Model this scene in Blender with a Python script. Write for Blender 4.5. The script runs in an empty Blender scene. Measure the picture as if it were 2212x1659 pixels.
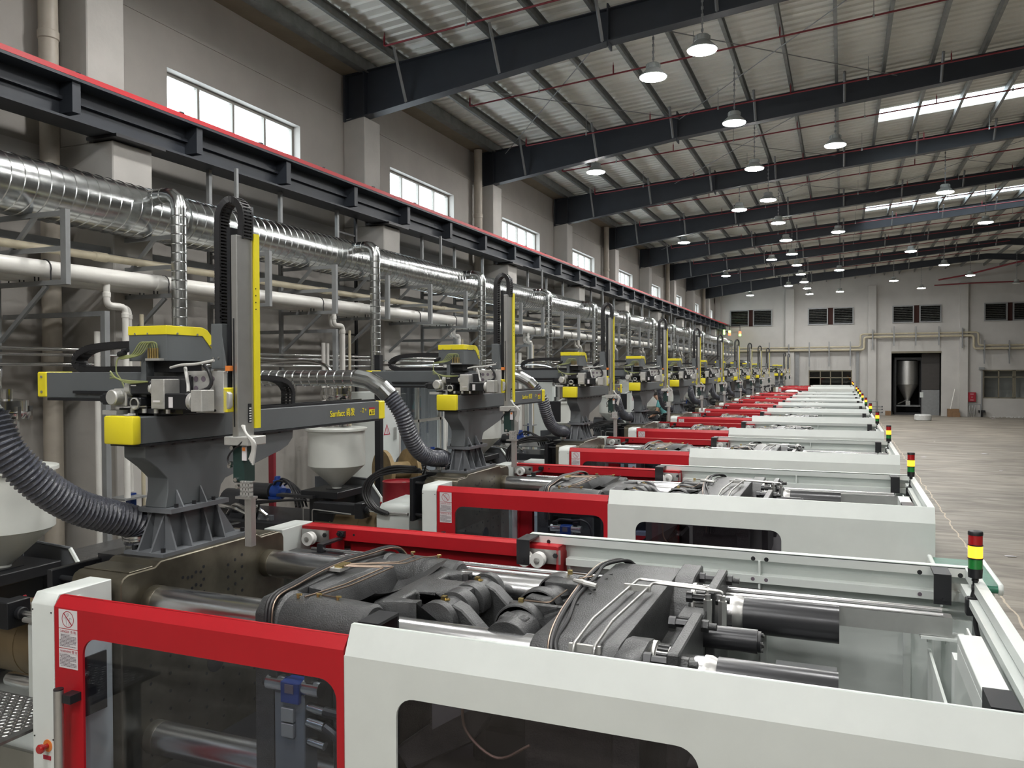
import bpy, bmesh, math, random
from mathutils import Vector, Matrix
random.seed(4)
D = bpy.data
SC = bpy.context.scene
COL = SC.collection
H = 3.07                      # camera height above the floor; numbers below are relative to the camera level
R = math.radians

# ------------------------------------------------------------------ camera, sky, exposure
cam = D.cameras.new('camera')
cam_o = D.objects.new('camera', cam)
COL.objects.link(cam_o)
cam.sensor_fit = 'HORIZONTAL'
cam.sensor_width = 36.0
cam.lens = 1741.09 / 2212.0 * 36.0
cam.clip_start = 0.05
cam.clip_end = 400
_yaw, _pit, _rol = R(22.293), R(0.9934), R(-0.1878)
fwd = Vector((-math.sin(_yaw) * math.cos(_pit), math.cos(_yaw) * math.cos(_pit), -math.sin(_pit)))
rgt = Vector((math.cos(_yaw), math.sin(_yaw), 0))
up = rgt.cross(fwd)
r2 = rgt * math.cos(_rol) + up * math.sin(_rol)
u2 = r2.cross(fwd)
m = Matrix((r2, u2, -fwd)).transposed().to_4x4()
m.translation = Vector((0, 0, H))
cam_o.matrix_world = m
SC.camera = cam_o

world = D.worlds.new('sky')
SC.world = world
world.use_nodes = True
_nt = world.node_tree
_bg = _nt.nodes['Background']
_bg.inputs['Color'].default_value = (0.86, 0.93, 1.0, 1)
_bg.inputs['Strength'].default_value = 7.0
LAMP_POWER = 190.0
SC.view_settings.view_transform = 'Standard'
SC.view_settings.look = 'None'
SC.view_settings.gamma = 1.0
SC.view_settings.use_curve_mapping = False
SC.view_settings.exposure = 0.32
SC.cycles.use_denoising = True
SC.cycles.max_bounces = 7
SC.cycles.diffuse_bounces = 4
SC.cycles.glossy_bounces = 4
SC.cycles.transparent_max_bounces = 8
SC.cycles.caustics_reflective = False
SC.cycles.caustics_refractive = False
SC.cycles.sample_clamp_indirect = 6.0
SC.cycles.use_adaptive_sampling = True
SC.cycles.adaptive_threshold = 0.03


# ------------------------------------------------------------------ materials
def mat(name, col, rough=0.5, metal=0.0, var=0.0, scale=6.0, bump=0.0, bscale=60.0, stretch=(1, 1, 1), spec=0.5,
        emit=None, estr=0.0, col2=None, coat=0.0, rvar=0.0):
    mt = D.materials.new(name)
    mt.use_nodes = True
    nt = mt.node_tree
    b = nt.nodes['Principled BSDF']
    b.inputs['Base Color'].default_value = (*col, 1)
    b.inputs['Roughness'].default_value = rough
    b.inputs['Metallic'].default_value = metal
    b.inputs['Specular IOR Level'].default_value = spec
    if coat:
        b.inputs['Coat Weight'].default_value = coat
        b.inputs['Coat Roughness'].default_value = 0.15
    if var or bump or rvar:
        tc = nt.nodes.new('ShaderNodeTexCoord')
        mp = nt.nodes.new('ShaderNodeMapping')
        mp.inputs['Scale'].default_value = stretch
        nt.links.new(tc.outputs['Object'], mp.inputs['Vector'])
    if var or rvar:
        n = nt.nodes.new('ShaderNodeTexNoise')
        n.inputs['Scale'].default_value = scale
        n.inputs['Detail'].default_value = 5
        n.inputs['Roughness'].default_value = 0.6
        nt.links.new(mp.outputs[0], n.inputs['Vector'])
    if var:
        cr = nt.nodes.new('ShaderNodeValToRGB')
        c2 = col2 or tuple(c * (1 - var) for c in col)
        c1 = col if col2 else tuple(min(1, c * (1 + var * 0.5)) for c in col)
        cr.color_ramp.elements[0].position = 0.32
        cr.color_ramp.elements[1].position = 0.68
        cr.color_ramp.elements[0].color = (*c2, 1)
        cr.color_ramp.elements[1].color = (*c1, 1)
        nt.links.new(n.outputs['Fac'], cr.inputs['Fac'])
        nt.links.new(cr.outputs['Color'], b.inputs['Base Color'])
    if rvar:
        mr = nt.nodes.new('ShaderNodeMapRange')
        mr.inputs['To Min'].default_value = max(0.02, rough - rvar)
        mr.inputs['To Max'].default_value = rough + rvar
        nt.links.new(n.outputs['Fac'], mr.inputs['Value'])
        nt.links.new(mr.outputs[0], b.inputs['Roughness'])
    if bump:
        n2 = nt.nodes.new('ShaderNodeTexNoise')
        n2.inputs['Scale'].default_value = bscale
        n2.inputs['Detail'].default_value = 3
        nt.links.new(mp.outputs[0], n2.inputs['Vector'])
        bp = nt.nodes.new('ShaderNodeBump')
        bp.inputs['Strength'].default_value = bump
        bp.inputs['Distance'].default_value = 0.01
        nt.links.new(n2.outputs['Fac'], bp.inputs['Height'])
        nt.links.new(bp.outputs[0], b.inputs['Normal'])
    if emit:
        b.inputs['Emission Color'].default_value = (*emit, 1)
        b.inputs['Emission Strength'].default_value = estr
    return mt


def glassmat(name, tint, ior=1.45, rough=0.02):
    mt = D.materials.new(name)
    mt.use_nodes = True
    nt = mt.node_tree
    for n in list(nt.nodes):
        nt.nodes.remove(n)
    out = nt.nodes.new('ShaderNodeOutputMaterial')
    tr = nt.nodes.new('ShaderNodeBsdfTransparent')
    tr.inputs[0].default_value = (*tint, 1)
    gl = nt.nodes.new('ShaderNodeBsdfGlossy')
    gl.inputs['Roughness'].default_value = rough
    fr = nt.nodes.new('ShaderNodeFresnel')
    geo = nt.nodes.new('ShaderNodeNewGeometry')   # the node inverts the IOR on back faces; feed it the inverse there so a thin pane behaves alike from both sides
    mi = nt.nodes.new('ShaderNodeMapRange')
    mi.inputs['To Min'].default_value = ior
    mi.inputs['To Max'].default_value = 1.0 / ior
    nt.links.new(geo.outputs['Backfacing'], mi.inputs['Value'])
    nt.links.new(mi.outputs[0], fr.inputs['IOR'])
    mx = nt.nodes.new('ShaderNodeMixShader')
    nt.links.new(fr.outputs[0], mx.inputs[0])
    nt.links.new(tr.outputs[0], mx.inputs[1])
    nt.links.new(gl.outputs[0], mx.inputs[2])
    nt.links.new(mx.outputs[0], out.inputs['Surface'])
    return mt


M = {}
M['white'] = mat('white_paint', (0.70, 0.742, 0.72), 0.38, var=0.05, scale=3)
M['red'] = mat('red_paint', (0.46, 0.010, 0.018), 0.42, var=0.06, scale=3, spec=0.4)
M['darkgrey'] = mat('dark_grey_paint', (0.125, 0.138, 0.145), 0.5, var=0.06, scale=4)
M['slate'] = mat('slate_grey_paint', (0.145, 0.155, 0.168), 0.45, var=0.05, scale=4)
M['yellow'] = mat('yellow_paint', (0.86, 0.74, 0.03), 0.4, var=0.03, scale=4)
M['iron'] = mat('cast_iron', (0.070, 0.072, 0.074), 0.38, 0.3, var=0.3, scale=9, bump=0.35, bscale=140)
M['iron2'] = mat('satin_black_sleeve', (0.045, 0.046, 0.05), 0.28, 0.35, var=0.1, scale=4)
M['ironplate'] = mat('oiled_platen_steel', (0.16, 0.145, 0.11), 0.38, 0.75, var=0.3, scale=5, rvar=0.12)
M['black'] = mat('black_paint', (0.014, 0.015, 0.018), 0.42, var=0.2, scale=5)
M['rubber'] = mat('black_rubber', (0.018, 0.018, 0.02), 0.45, var=0.1, scale=10)
M['steel'] = mat('polished_steel', (0.72, 0.73, 0.74), 0.24, 1.0, var=0.10, scale=5, rvar=0.05, stretch=(0.25, 8, 8))
M['brushed'] = mat('brushed_aluminium', (0.55, 0.55, 0.54), 0.38, 0.9, var=0.08, scale=8)
M['castalu'] = mat('cast_aluminium', (0.58, 0.58, 0.56), 0.5, 0.6, var=0.1, scale=14, bump=0.1, bscale=120)
M['galv'] = mat('galvanised_steel', (0.56, 0.58, 0.58), 0.22, 1.0, var=0.18, scale=9, rvar=0.08, bump=0.05, bscale=7)
M['galvdull'] = mat('dull_galvanised_steel', (0.40, 0.42, 0.42), 0.5, 0.8, var=0.2, scale=18)
M['zincgrey'] = mat('grey_steel_section', (0.27, 0.28, 0.285), 0.5, 0.3, var=0.1, scale=6)
M['purlin'] = mat('galvanised_purlin', (0.24, 0.25, 0.245), 0.5, 0.5, var=0.22, scale=5)
M['stainless'] = mat('stainless_steel', (0.66, 0.66, 0.65), 0.16, 1.0, var=0.05, scale=5)
M['girder'] = mat('navy_steel_paint', (0.030, 0.036, 0.047), 0.5, var=0.14, scale=2)
M['redrail'] = mat('red_conductor_rail', (0.55, 0.02, 0.03), 0.45, var=0.06, scale=4)
M['redpipe'] = mat('red_fire_pipe', (0.20, 0.016, 0.026), 0.5, var=0.1, scale=5)
M['pvc'] = mat('white_pvc', (0.78, 0.77, 0.73), 0.3, var=0.05, scale=5)
M['pvcbeige'] = mat('beige_pvc', (0.50, 0.45, 0.33), 0.45, var=0.1, scale=7)
M['pvcbrown'] = mat('cream_downpipe', (0.42, 0.38, 0.32), 0.5, var=0.08, scale=6)
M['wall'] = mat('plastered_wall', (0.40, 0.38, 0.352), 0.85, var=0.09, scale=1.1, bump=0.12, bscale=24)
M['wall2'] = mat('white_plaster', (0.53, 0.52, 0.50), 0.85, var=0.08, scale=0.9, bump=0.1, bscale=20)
M['column'] = mat('column_plaster', (0.47, 0.455, 0.43), 0.85, var=0.1, scale=1.4, bump=0.15, bscale=22)
M['soffit'] = mat('brown_soffit', (0.27, 0.235, 0.18), 0.8, var=0.12, scale=3)
M['roof'] = mat('roof_sheet', (0.86, 0.86, 0.81), 0.5, 0.15, var=0.1, scale=0.8)
M['tan'] = mat('tan_barrel_cover', (0.21, 0.155, 0.085), 0.42, 0.3, var=0.12, scale=4)
M['blue'] = mat('blue_hydraulic_paint', (0.012, 0.045, 0.22), 0.35, var=0.15, scale=8)
M['brass'] = mat('brass', (0.72, 0.56, 0.25), 0.3, 1.0)
M['copper'] = mat('bronze_tube', (0.30, 0.23, 0.18), 0.38, 0.9)
M['nylon'] = mat('white_nylon', (0.80, 0.80, 0.78), 0.3)
M['flex'] = mat('grey_flex_hose', (0.075, 0.08, 0.10), 0.28, var=0.2, scale=20, bump=0.5, bscale=60, coat=0.3)
M['glass'] = glassmat('tinted_guard_glass', (0.80, 0.84, 0.90))
M['smoke'] = glassmat('smoked_guard_glass', (0.68, 0.65, 0.68))
M['winglass'] = glassmat('clear_window_glass', (0.93, 0.95, 0.95))
M['winframe'] = mat('grey_window_frame', (0.30, 0.29, 0.26), 0.45)
M['brownframe'] = mat('bronze_window_frame', (0.20, 0.18, 0.13), 0.45)
M['skylight'] = glassmat('translucent_skylight', (0.80, 0.84, 0.84))
M['lamp_on'] = mat('lamp_diffuser_lit', (0.9, 0.9, 0.9), 0.5, emit=(1.0, 0.985, 0.955), estr=LAMP_POWER)
M['lamp_body'] = mat('lamp_reflector', (0.36, 0.38, 0.37), 0.45, 0.2)
M['lensred'] = mat('red_lens', (0.42, 0.012, 0.014), 0.2, coat=0.5)
M['lensamber'] = mat('amber_lens_lit', (1.0, 0.35, 0.02), 0.25, emit=(1.0, 0.30, 0.015), estr=3.4)
M['lensgreen'] = mat('green_lens', (0.02, 0.22, 0.045), 0.2, coat=0.5)
M['glowred'] = mat('red_lamp_lit', (1, 0.1, 0.05), 0.3, emit=(1, 0.09, 0.03), estr=5)
M['glowgreen'] = mat('green_lamp_lit', (0.3, 1, 0.2), 0.3, emit=(0.35, 1, 0.12), estr=5)
M['paper'] = mat('sticker_white', (0.74, 0.72, 0.74), 0.5)
M['inkred'] = mat('red_ink', (0.42, 0.02, 0.05), 0.5)
M['inkdark'] = mat('grey_ink', (0.16, 0.13, 0.16), 0.6)
M['orange'] = mat('orange_print', (0.8, 0.24, 0.05), 0.5)
M['hopper'] = mat('white_hopper_enamel', (0.70, 0.72, 0.68), 0.3, var=0.04, scale=3)
M['cable'] = mat('clear_grey_cable', (0.62, 0.62, 0.60), 0.3)
M['olive'] = mat('olive_tube', (0.26, 0.29, 0.12), 0.35)
M['darkgreen'] = mat('dark_green_cylinder', (0.018, 0.045, 0.04), 0.4)
M['belt'] = mat('green_belt', (0.03, 0.16, 0.10), 0.35, var=0.3, scale=14)
M['drum'] = mat('red_drum', (0.30, 0.02, 0.03), 0.4, var=0.15, scale=6)
M['wood'] = mat('plywood_reel', (0.33, 0.24, 0.12), 0.7, var=0.3, scale=8)
M['wrap'] = mat('white_wrap', (0.62, 0.63, 0.62), 0.35, var=0.1, scale=7)
M['card'] = mat('brown_cardboard', (0.25, 0.15, 0.08), 0.8, var=0.1, scale=8)
M['cabred'] = mat('hydrant_red', (0.34, 0.015, 0.03), 0.45)
M['tread'] = mat('aluminium_tread_plate', (0.20, 0.20, 0.20), 0.4, 0.8, var=0.2, scale=30)
M['treadstud'] = mat('bright_tread_stud', (0.80, 0.80, 0.80), 0.25, 1.0)
M['teal'] = mat('teal_shirt', (0.16, 0.45, 0.46), 0.85, var=0.12, scale=10)
M['trouser'] = mat('dark_trousers', (0.06, 0.065, 0.08), 0.85)
M['skin'] = mat('skin', (0.50, 0.30, 0.21), 0.6)
M['hair'] = mat('black_hair', (0.015, 0.012, 0.01), 0.6)
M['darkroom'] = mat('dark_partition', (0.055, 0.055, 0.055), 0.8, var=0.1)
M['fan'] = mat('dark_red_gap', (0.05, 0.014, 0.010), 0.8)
M['brownsteel'] = mat('dark_brown_cabinet', (0.05, 0.045, 0.042), 0.5, var=0.15)

# floor: worn brushed concrete with a pale chalk line
fm = D.materials.new('concrete_floor')
fm.use_nodes = True
nt = fm.node_tree
b = nt.nodes['Principled BSDF']
tc = nt.nodes.new('ShaderNodeTexCoord')
mp = nt.nodes.new('ShaderNodeMapping')
mp.inputs['Scale'].default_value = (0.35, 1.6, 1)
nt.links.new(tc.outputs['Object'], mp.inputs[0])
n1 = nt.nodes.new('ShaderNodeTexNoise')
n1.inputs['Scale'].default_value = 1.3
n1.inputs['Detail'].default_value = 7
n1.inputs['Roughness'].default_value = 0.62
n1.inputs['Distortion'].default_value = 1.2
nt.links.new(mp.outputs[0], n1.inputs['Vector'])
n2 = nt.nodes.new('ShaderNodeTexNoise')
n2.inputs['Scale'].default_value = 0.35
n2.inputs['Detail'].default_value = 4
nt.links.new(tc.outputs['Object'], n2.inputs['Vector'])
cr = nt.nodes.new('ShaderNodeValToRGB')
cr.color_ramp.elements[0].position = 0.36
cr.color_ramp.elements[0].color = (0.23, 0.205, 0.17, 1)
cr.color_ramp.elements[1].position = 0.66
cr.color_ramp.elements[1].color = (0.47, 0.43, 0.365, 1)
nt.links.new(n1.outputs['Fac'], cr.inputs[0])
cr2 = nt.nodes.new('ShaderNodeValToRGB')
cr2.color_ramp.elements[0].position = 0.35
cr2.color_ramp.elements[0].color = (0.78, 0.78, 0.79, 1)
cr2.color_ramp.elements[1].position = 0.65
cr2.color_ramp.elements[1].color = (1, 1, 1, 1)
nt.links.new(n2.outputs['Fac'], cr2.inputs[0])
mul = nt.nodes.new('ShaderNodeMixRGB')
mul.blend_type = 'MULTIPLY'
mul.inputs[0].default_value = 1
nt.links.new(cr.outputs[0], mul.inputs[1])
nt.links.new(cr2.outputs[0], mul.inputs[2])
# chalk line along x = 2.0
sx = nt.nodes.new('ShaderNodeSeparateXYZ')
nt.links.new(tc.outputs['Object'], sx.inputs[0])
nw = nt.nodes.new('ShaderNodeTexNoise')
nw.inputs['Scale'].default_value = 1.1
nw.inputs['Detail'].default_value = 4
nt.links.new(tc.outputs['Object'], nw.inputs['Vector'])


def mth(op, a, bb=None):
    n = nt.nodes.new('ShaderNodeMath')
    n.operation = op
    for i, v in enumerate((a, bb)):
        if v is None:
            continue
        if isinstance(v, (int, float)):
            n.inputs[i].default_value = v
        else:
            nt.links.new(v, n.inputs[i])
    return n.outputs[0]


wx = mth('ADD', sx.outputs['X'], mth('MULTIPLY', mth('SUBTRACT', nw.outputs['Fac'], 0.5), 0.22))
line = mth('LESS_THAN', mth('ABSOLUTE', mth('SUBTRACT', wx, 2.0)), 0.013)
mx = nt.nodes.new('ShaderNodeMixRGB')
nt.links.new(mth('MULTIPLY', line, 0.75), mx.inputs[0])
nt.links.new(mul.outputs[0], mx.inputs[1])
mx.inputs[2].default_value = (0.72, 0.62, 0.48, 1)
nt.links.new(mx.outputs[0], b.inputs['Base Color'])
b.inputs['Roughness'].default_value = 0.55
bp = nt.nodes.new('ShaderNodeBump')
bp.inputs['Strength'].default_value = 0.25
bp.inputs['Distance'].default_value = 0.02
nt.links.new(n1.outputs['Fac'], bp.inputs['Height'])
nt.links.new(bp.outputs[0], b.inputs['Normal'])
M['floor'] = fm


# ------------------------------------------------------------------ geometry helpers
def frame(d):
    d = Vector(d).normalized()
    a = Vector((0, 0, 1)) if abs(d.z) < 0.9 else Vector((1, 0, 0))
    x = d.cross(a).normalized()
    return x, d.cross(x).normalized(), d


class MB:
    def __init__(s):
        s.v, s.f = [], []

    def add(s, vs, fs):
        o = len(s.v)
        s.v += [tuple(p) for p in vs]
        s.f += [tuple(i + o for i in f) for f in fs]
        return s

    def box(s, x0, x1, y0, y1, z0, z1):
        vs = [(x, y, z) for x in (x0, x1) for y in (y0, y1) for z in (z0, z1)]
        return s.add(vs, [(0, 1, 3, 2), (4, 6, 7, 5), (0, 4, 5, 1), (2, 3, 7, 6), (0, 2, 6, 4), (1, 5, 7, 3)])

    def prism(s, poly, ax, a, b):
        """poly of 2-D points extruded along axis ax (0 = x: (y,z); 1 = y: (x,z); 2 = z: (x,y))"""
        def P(p, t):
            return (t, p[0], p[1]) if ax == 0 else (p[0], t, p[1]) if ax == 1 else (p[0], p[1], t)
        n = len(poly)
        vs = [P(p, a) for p in poly] + [P(p, b) for p in poly]
        fs = [tuple(range(n))[::-1], tuple(range(n, 2 * n))] + [(i, (i + 1) % n, n + (i + 1) % n, n + i) for i in range(n)]
        return s.add(vs, fs)

    def cyl(s, p0, p1, r0, r1=None, n=16, caps=True):
        r1 = r0 if r1 is None else r1
        p0, p1 = Vector(p0), Vector(p1)
        x, y, d = frame(p1 - p0)
        vs = []
        for p, r in ((p0, r0), (p1, r1)):
            for i in range(n):
                a = 2 * math.pi * i / n
                vs.append(p + x * (r * math.cos(a)) + y * (r * math.sin(a)))
        fs = [(i, (i + 1) % n, n + (i + 1) % n, n + i) for i in range(n)]
        if caps:
            fs += [tuple(range(n))[::-1], tuple(range(n, 2 * n))]
        return s.add(vs, fs)

    def tube(s, pts, r, n=8, caps=True, rf=None):
        pts = [Vector(p) for p in pts]
        vs, fs = [], []
        px = None
        for k, p in enumerate(pts):
            if k == 0:
                d = pts[1] - p
            elif k == len(pts) - 1:
                d = p - pts[k - 1]
            else:
                d = (pts[k + 1] - p).normalized() + (p - pts[k - 1]).normalized()
            d = d.normalized()
            if px is None:
                x, y, _ = frame(d)
            else:
                x = (px - d * px.dot(d)).normalized()
                y = d.cross(x)
            px = x
            rr = rf(k) if rf else r
            for i in range(n):
                a = 2 * math.pi * i / n
                vs.append(p + x * (rr * math.cos(a)) + y * (rr * math.sin(a)))
        for k in range(len(pts) - 1):
            for i in range(n):
                fs.append((k * n + i, k * n + (i + 1) % n, (k + 1) * n + (i + 1) % n, (k + 1) * n + i))
        if caps:
            fs += [tuple(range(n))[::-1], tuple(range((len(pts) - 1) * n, len(pts) * n))]
        return s.add(vs, fs)

    def lathe(s, c, prof, n=24, ax=2):
        """prof: (radius, height) pairs along axis ax from point c"""
        vs, fs = [], []
        for r, h in prof:
            for i in range(n):
                a = 2 * math.pi * i / n
                u, w = r * math.cos(a), r * math.sin(a)
                q = (u, w, h) if ax == 2 else (h, u, w) if ax == 0 else (w, h, u)
                vs.append((c[0] + q[0], c[1] + q[1], c[2] + q[2]))
        for k in range(len(prof) - 1):
            for i in range(n):
                fs.append((k * n + i, k * n + (i + 1) % n, (k + 1) * n + (i + 1) % n, (k + 1) * n + i))
        fs += [tuple(range(n))[::-1], tuple(range((len(prof) - 1) * n, len(prof) * n))]
        return s.add(vs, fs)

    def holed(s, outer, hole, ax, a, b):
        """plate with one hole: outer rect (u0,u1,w0,w1), hole = polygon starting at its lower-left going counter-clockwise, star-shaped about its centre"""
        u0, u1, w0, w1 = outer
        cu = sum(p[0] for p in hole) / len(hole)
        cw = sum(p[1] for p in hole) / len(hole)
        n = len(hole)
        ring = []
        for (u, w) in hole:
            du, dw = u - cu, w - cw
            t = min([((u1 if du > 0 else u0) - cu) / du if du else 1e9, ((w1 if dw > 0 else w0) - cw) / dw if dw else 1e9])
            ring.append((cu + du * t, cw + dw * t))
        corners = [(u0, w0), (u1, w0), (u1, w1), (u0, w1)]
        # snap nearest ring vertex onto each corner
        for c in corners:
            k = min(range(n), key=lambda i: (ring[i][0] - c[0]) ** 2 + (ring[i][1] - c[1]) ** 2)
            ring[k] = c

        def P(p, t):
            return (t, p[0], p[1]) if ax == 0 else (p[0], t, p[1]) if ax == 1 else (p[0], p[1], t)
        vs = [P(p, a) for p in ring] + [P(p, a) for p in hole] + [P(p, b) for p in ring] + [P(p, b) for p in hole]
        fs = []
        for i in range(n):
            j = (i + 1) % n
            fs += [(i, j, n + j, n + i), (2 * n + i, 3 * n + i, 3 * n + j, 2 * n + j), (i, 2 * n + i, 2 * n + j, j), (n + i, n + j, 3 * n + j, 3 * n + i)]
        return s.add(vs, fs)

    def build(s, name, m, parent=None, bev=0.0, segs=1, ang=35, kind=None, label=None):
        me = D.meshes.new(name)
        off = Vector((0, 0, H))
        if parent is not None:
            off = off - root_off(parent)
        me.from_pydata([(p[0] + off.x, p[1] + off.y, p[2] + off.z) for p in s.v], [], s.f)
        me.update()
        bm = bmesh.new()
        bm.from_mesh(me)
        bmesh.ops.recalc_face_normals(bm, faces=bm.faces)
        if bev:
            es = [e for e in bm.edges if len(e.link_faces) == 2 and e.calc_face_angle(0) > R(30)]
            bmesh.ops.bevel(bm, geom=es, offset=bev, segments=segs, affect='EDGES', profile=0.5, clamp_overlap=True)
        bm.to_mesh(me)
        bm.free()
        for p in me.polygons:
            p.use_smooth = True
        me.set_sharp_from_angle(angle=R(ang))
        me.materials.append(M[m] if isinstance(m, str) else m)
        o = D.objects.new(name, me)
        COL.objects.link(o)
        if parent is not None:
            o.parent = parent
        if kind:
            o['kind'] = kind
        if label:
            o['label'] = label
        return o


def root_off(o):
    v = Vector((0, 0, 0))
    while o is not None:
        v = v + o.location
        o = o.parent
    return v


def thing(name, label, cat, loc, group=None):
    o = D.objects.new(name, None)
    o.empty_display_size = 0.2
    COL.objects.link(o)
    o.location = (loc[0], loc[1], loc[2] + H)
    o['label'] = label
    o['category'] = cat
    if group:
        o['group'] = group
    return o


def tag(o, label, cat, group=None, kind=None):
    o['label'] = label
    o['category'] = cat
    if group:
        o['group'] = group
    if kind:
        o['kind'] = kind
    return o


def struct(o):
    o['kind'] = 'structure'
    return o


def dup(root, dy, label, skip=(), dx=0.0):
    r = root.copy()
    COL.objects.link(r)
    r.location = (root.location.x + dx, root.location.y + dy, root.location.z)
    r['label'] = label
    for ch in list(root.children):
        if ch.name.split('.')[0] in skip:
            continue
        c = ch.copy()
        COL.objects.link(c)
        c.parent = r
        for g in list(ch.children):
            if g.name.split('.')[0] in skip:
                continue
            d = g.copy()
            COL.objects.link(d)
            d.parent = c
    return r


def rrect(u0, u1, w0, w1, r, n=5):
    pts = []
    for (cu, cw, a0) in ((u0 + r, w0 + r, 180), (u1 - r, w0 + r, 270), (u1 - r, w1 - r, 0), (u0 + r, w1 - r, 90)):
        for i in range(n + 1):
            a = R(a0 + 90 * i / n)
            pts.append((cu + r * math.cos(a), cw + r * math.sin(a)))
    return pts


def spline(pts, k=6):
    pts = [Vector(p) for p in pts]
    P = [pts[0] * 2 - pts[1]] + pts + [pts[-1] * 2 - pts[-2]]
    out = []
    for i in range(1, len(P) - 2):
        a, b_, c, d = P[i - 1], P[i], P[i + 1], P[i + 2]
        for j in range(k):
            t = j / k
            out.append(0.5 * ((2 * b_) + (c - a) * t + (2 * a - 5 * b_ + 4 * c - d) * t * t + (3 * b_ - a - 3 * c + d) * t ** 3))
    out.append(P[-2])
    return out


def text_mesh(name, body, size, m, parent, mtx, ext=0.0006, bold=0.0):
    cu = D.curves.new(name, 'FONT')
    cu.body = body
    cu.size = size
    cu.extrude = ext
    cu.offset = bold
    cu.resolution_u = 3
    to = D.objects.new(name + '_src', cu)
    COL.objects.link(to)
    dg = bpy.context.evaluated_depsgraph_get()
    me = D.meshes.new_from_object(to.evaluated_get(dg))
    D.objects.remove(to)
    mm = Matrix.Translation(Vector((0, 0, H)) - root_off(parent)) @ mtx
    me.transform(mm)
    me.materials.clear()
    me.materials.append(M[m])
    me.name = name
    o = D.objects.new(name, me)
    COL.objects.link(o)
    o.parent = parent
    return o


ORD = ['first', 'second', 'third', 'fourth', 'fifth', 'sixth', 'seventh', 'eighth', 'ninth', 'tenth', 'eleventh', 'twelfth',
       'thirteenth', 'fourteenth', 'fifteenth', 'sixteenth', 'seventeenth', 'eighteenth', 'nineteenth', 'twentieth']


def ordn(i):
    if i < 20:
        return ORD[i]
    t = {2: 'twenty', 3: 'thirty', 4: 'forty'}[(i + 1) // 10]
    u = (i + 1) % 10
    return {2: 'twentieth', 3: 'thirtieth', 4: 'fortieth'}[(i + 1) // 10] if u == 0 else t + '-' + ORD[u - 1]


# ------------------------------------------------------------------ the hall
XW, YE, YB, XR = -8.40, 58.75, -14.0, 23.6
XRID = 7.6


def ztop(x):
    x = x if x <= XRID else 2 * XRID - x
    return 5.38 + 0.0755 * (x + 7.95)


def zbot(x):
    x = x if x <= XRID else 2 * XRID - x
    return 4.57 + (x + 7.9) * 0.1393 if x < -3.45 else 5.19 + 0.095 * (x + 3.45)


FZ = -H
struct(MB().box(XW - 0.3, XR + 0.3, YB - 0.3, YE + 9, FZ - 0.12, FZ).build('floor', 'floor'))

BAY = 5.76
WIN = [8.32 + BAY * k for k in range(-3, 9)]          # near edge of every clerestory window
WZ0, WZ1, WL = 3.02, 4.08, 2.87


def wall_grid(name, m, ax, c0, c1, us, ws, holes):
    """solid wall between planes c0 and c1, grid lines us x ws, holes = set of (i,j) cells left open"""
    mb = MB()
    for i in range(len(us) - 1):
        for j in range(len(ws) - 1):
            if (i, j) in holes:
                continue
            if ax == 0:
                mb.box(c0, c1, us[i], us[i + 1], ws[j], ws[j + 1])
            else:
                mb.box(us[i], us[i + 1], c0, c1, ws[j], ws[j + 1])
    return struct(mb.build(name, m))


LOWWIN = (13.35, 17.5)
us = sorted([YB - 0.3, YE + 0.3] + [w for w in WIN] + [w + WL for w in WIN] + list(LOWWIN))
ws = [FZ, -0.10, WZ0, WZ1, 4.66]
holes = set()
for i in range(len(us) - 1):
    for w in WIN:
        if w - 1e-4 <= us[i] and us[i + 1] <= w + WL + 1e-4:
            holes.add((i, 2))
    if LOWWIN[0] - 1e-4 <= us[i] and us[i + 1] <= LOWWIN[1] + 1e-4:
        holes.add((i, 0))
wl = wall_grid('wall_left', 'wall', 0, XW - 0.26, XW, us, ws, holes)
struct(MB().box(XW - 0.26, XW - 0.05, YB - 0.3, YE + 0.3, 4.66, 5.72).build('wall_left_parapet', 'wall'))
# shallow string course under the crane girder and a band on the lower wall
struct(MB().box(XW, XW + 0.02, YB, YE, 2.36, 2.55).build('trim_1', 'wall2'))
struct(MB().box(XW - 0.05, XW + 0.34, YB, YE, 5.37, 5.40).build('trim_2', 'soffit'))
struct(MB().box(XW - 0.01, XW + 0.012, YB, YE, 4.62, 4.66).build('trim_3', 'wall'))

for k, w in enumerate(WIN):
    fr = MB()
    xg = XW - 0.20
    for (a, b_) in ((w, w + 0.04), (w + WL - 0.04, w + WL)):
        fr.box(xg, xg + 0.06, a, b_, WZ0, WZ1)
    for (a, b_) in ((WZ0, WZ0 + 0.04), (WZ1 - 0.05, WZ1)):
        fr.box(xg, xg + 0.06, w + 0.04, w + WL - 0.04, a, b_)
    for q in (1, 2, 3):
        yy = w + WL * q / 4
        fr.box(xg, xg + 0.06, yy - 0.022, yy + 0.022, WZ0 + 0.04, WZ1 - 0.05)
    f = struct(fr.build('window_%d' % (k + 1), 'winframe'))
    for q in range(4):
        y0, y1 = w + WL * q / 4 + 0.025, w + WL * (q + 1) / 4 - 0.025
        MB().box(xg + 0.025, xg + 0.031, y0, y1, WZ0 + 0.04, WZ1 - 0.05).build('pane', 'winglass', f)
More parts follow.
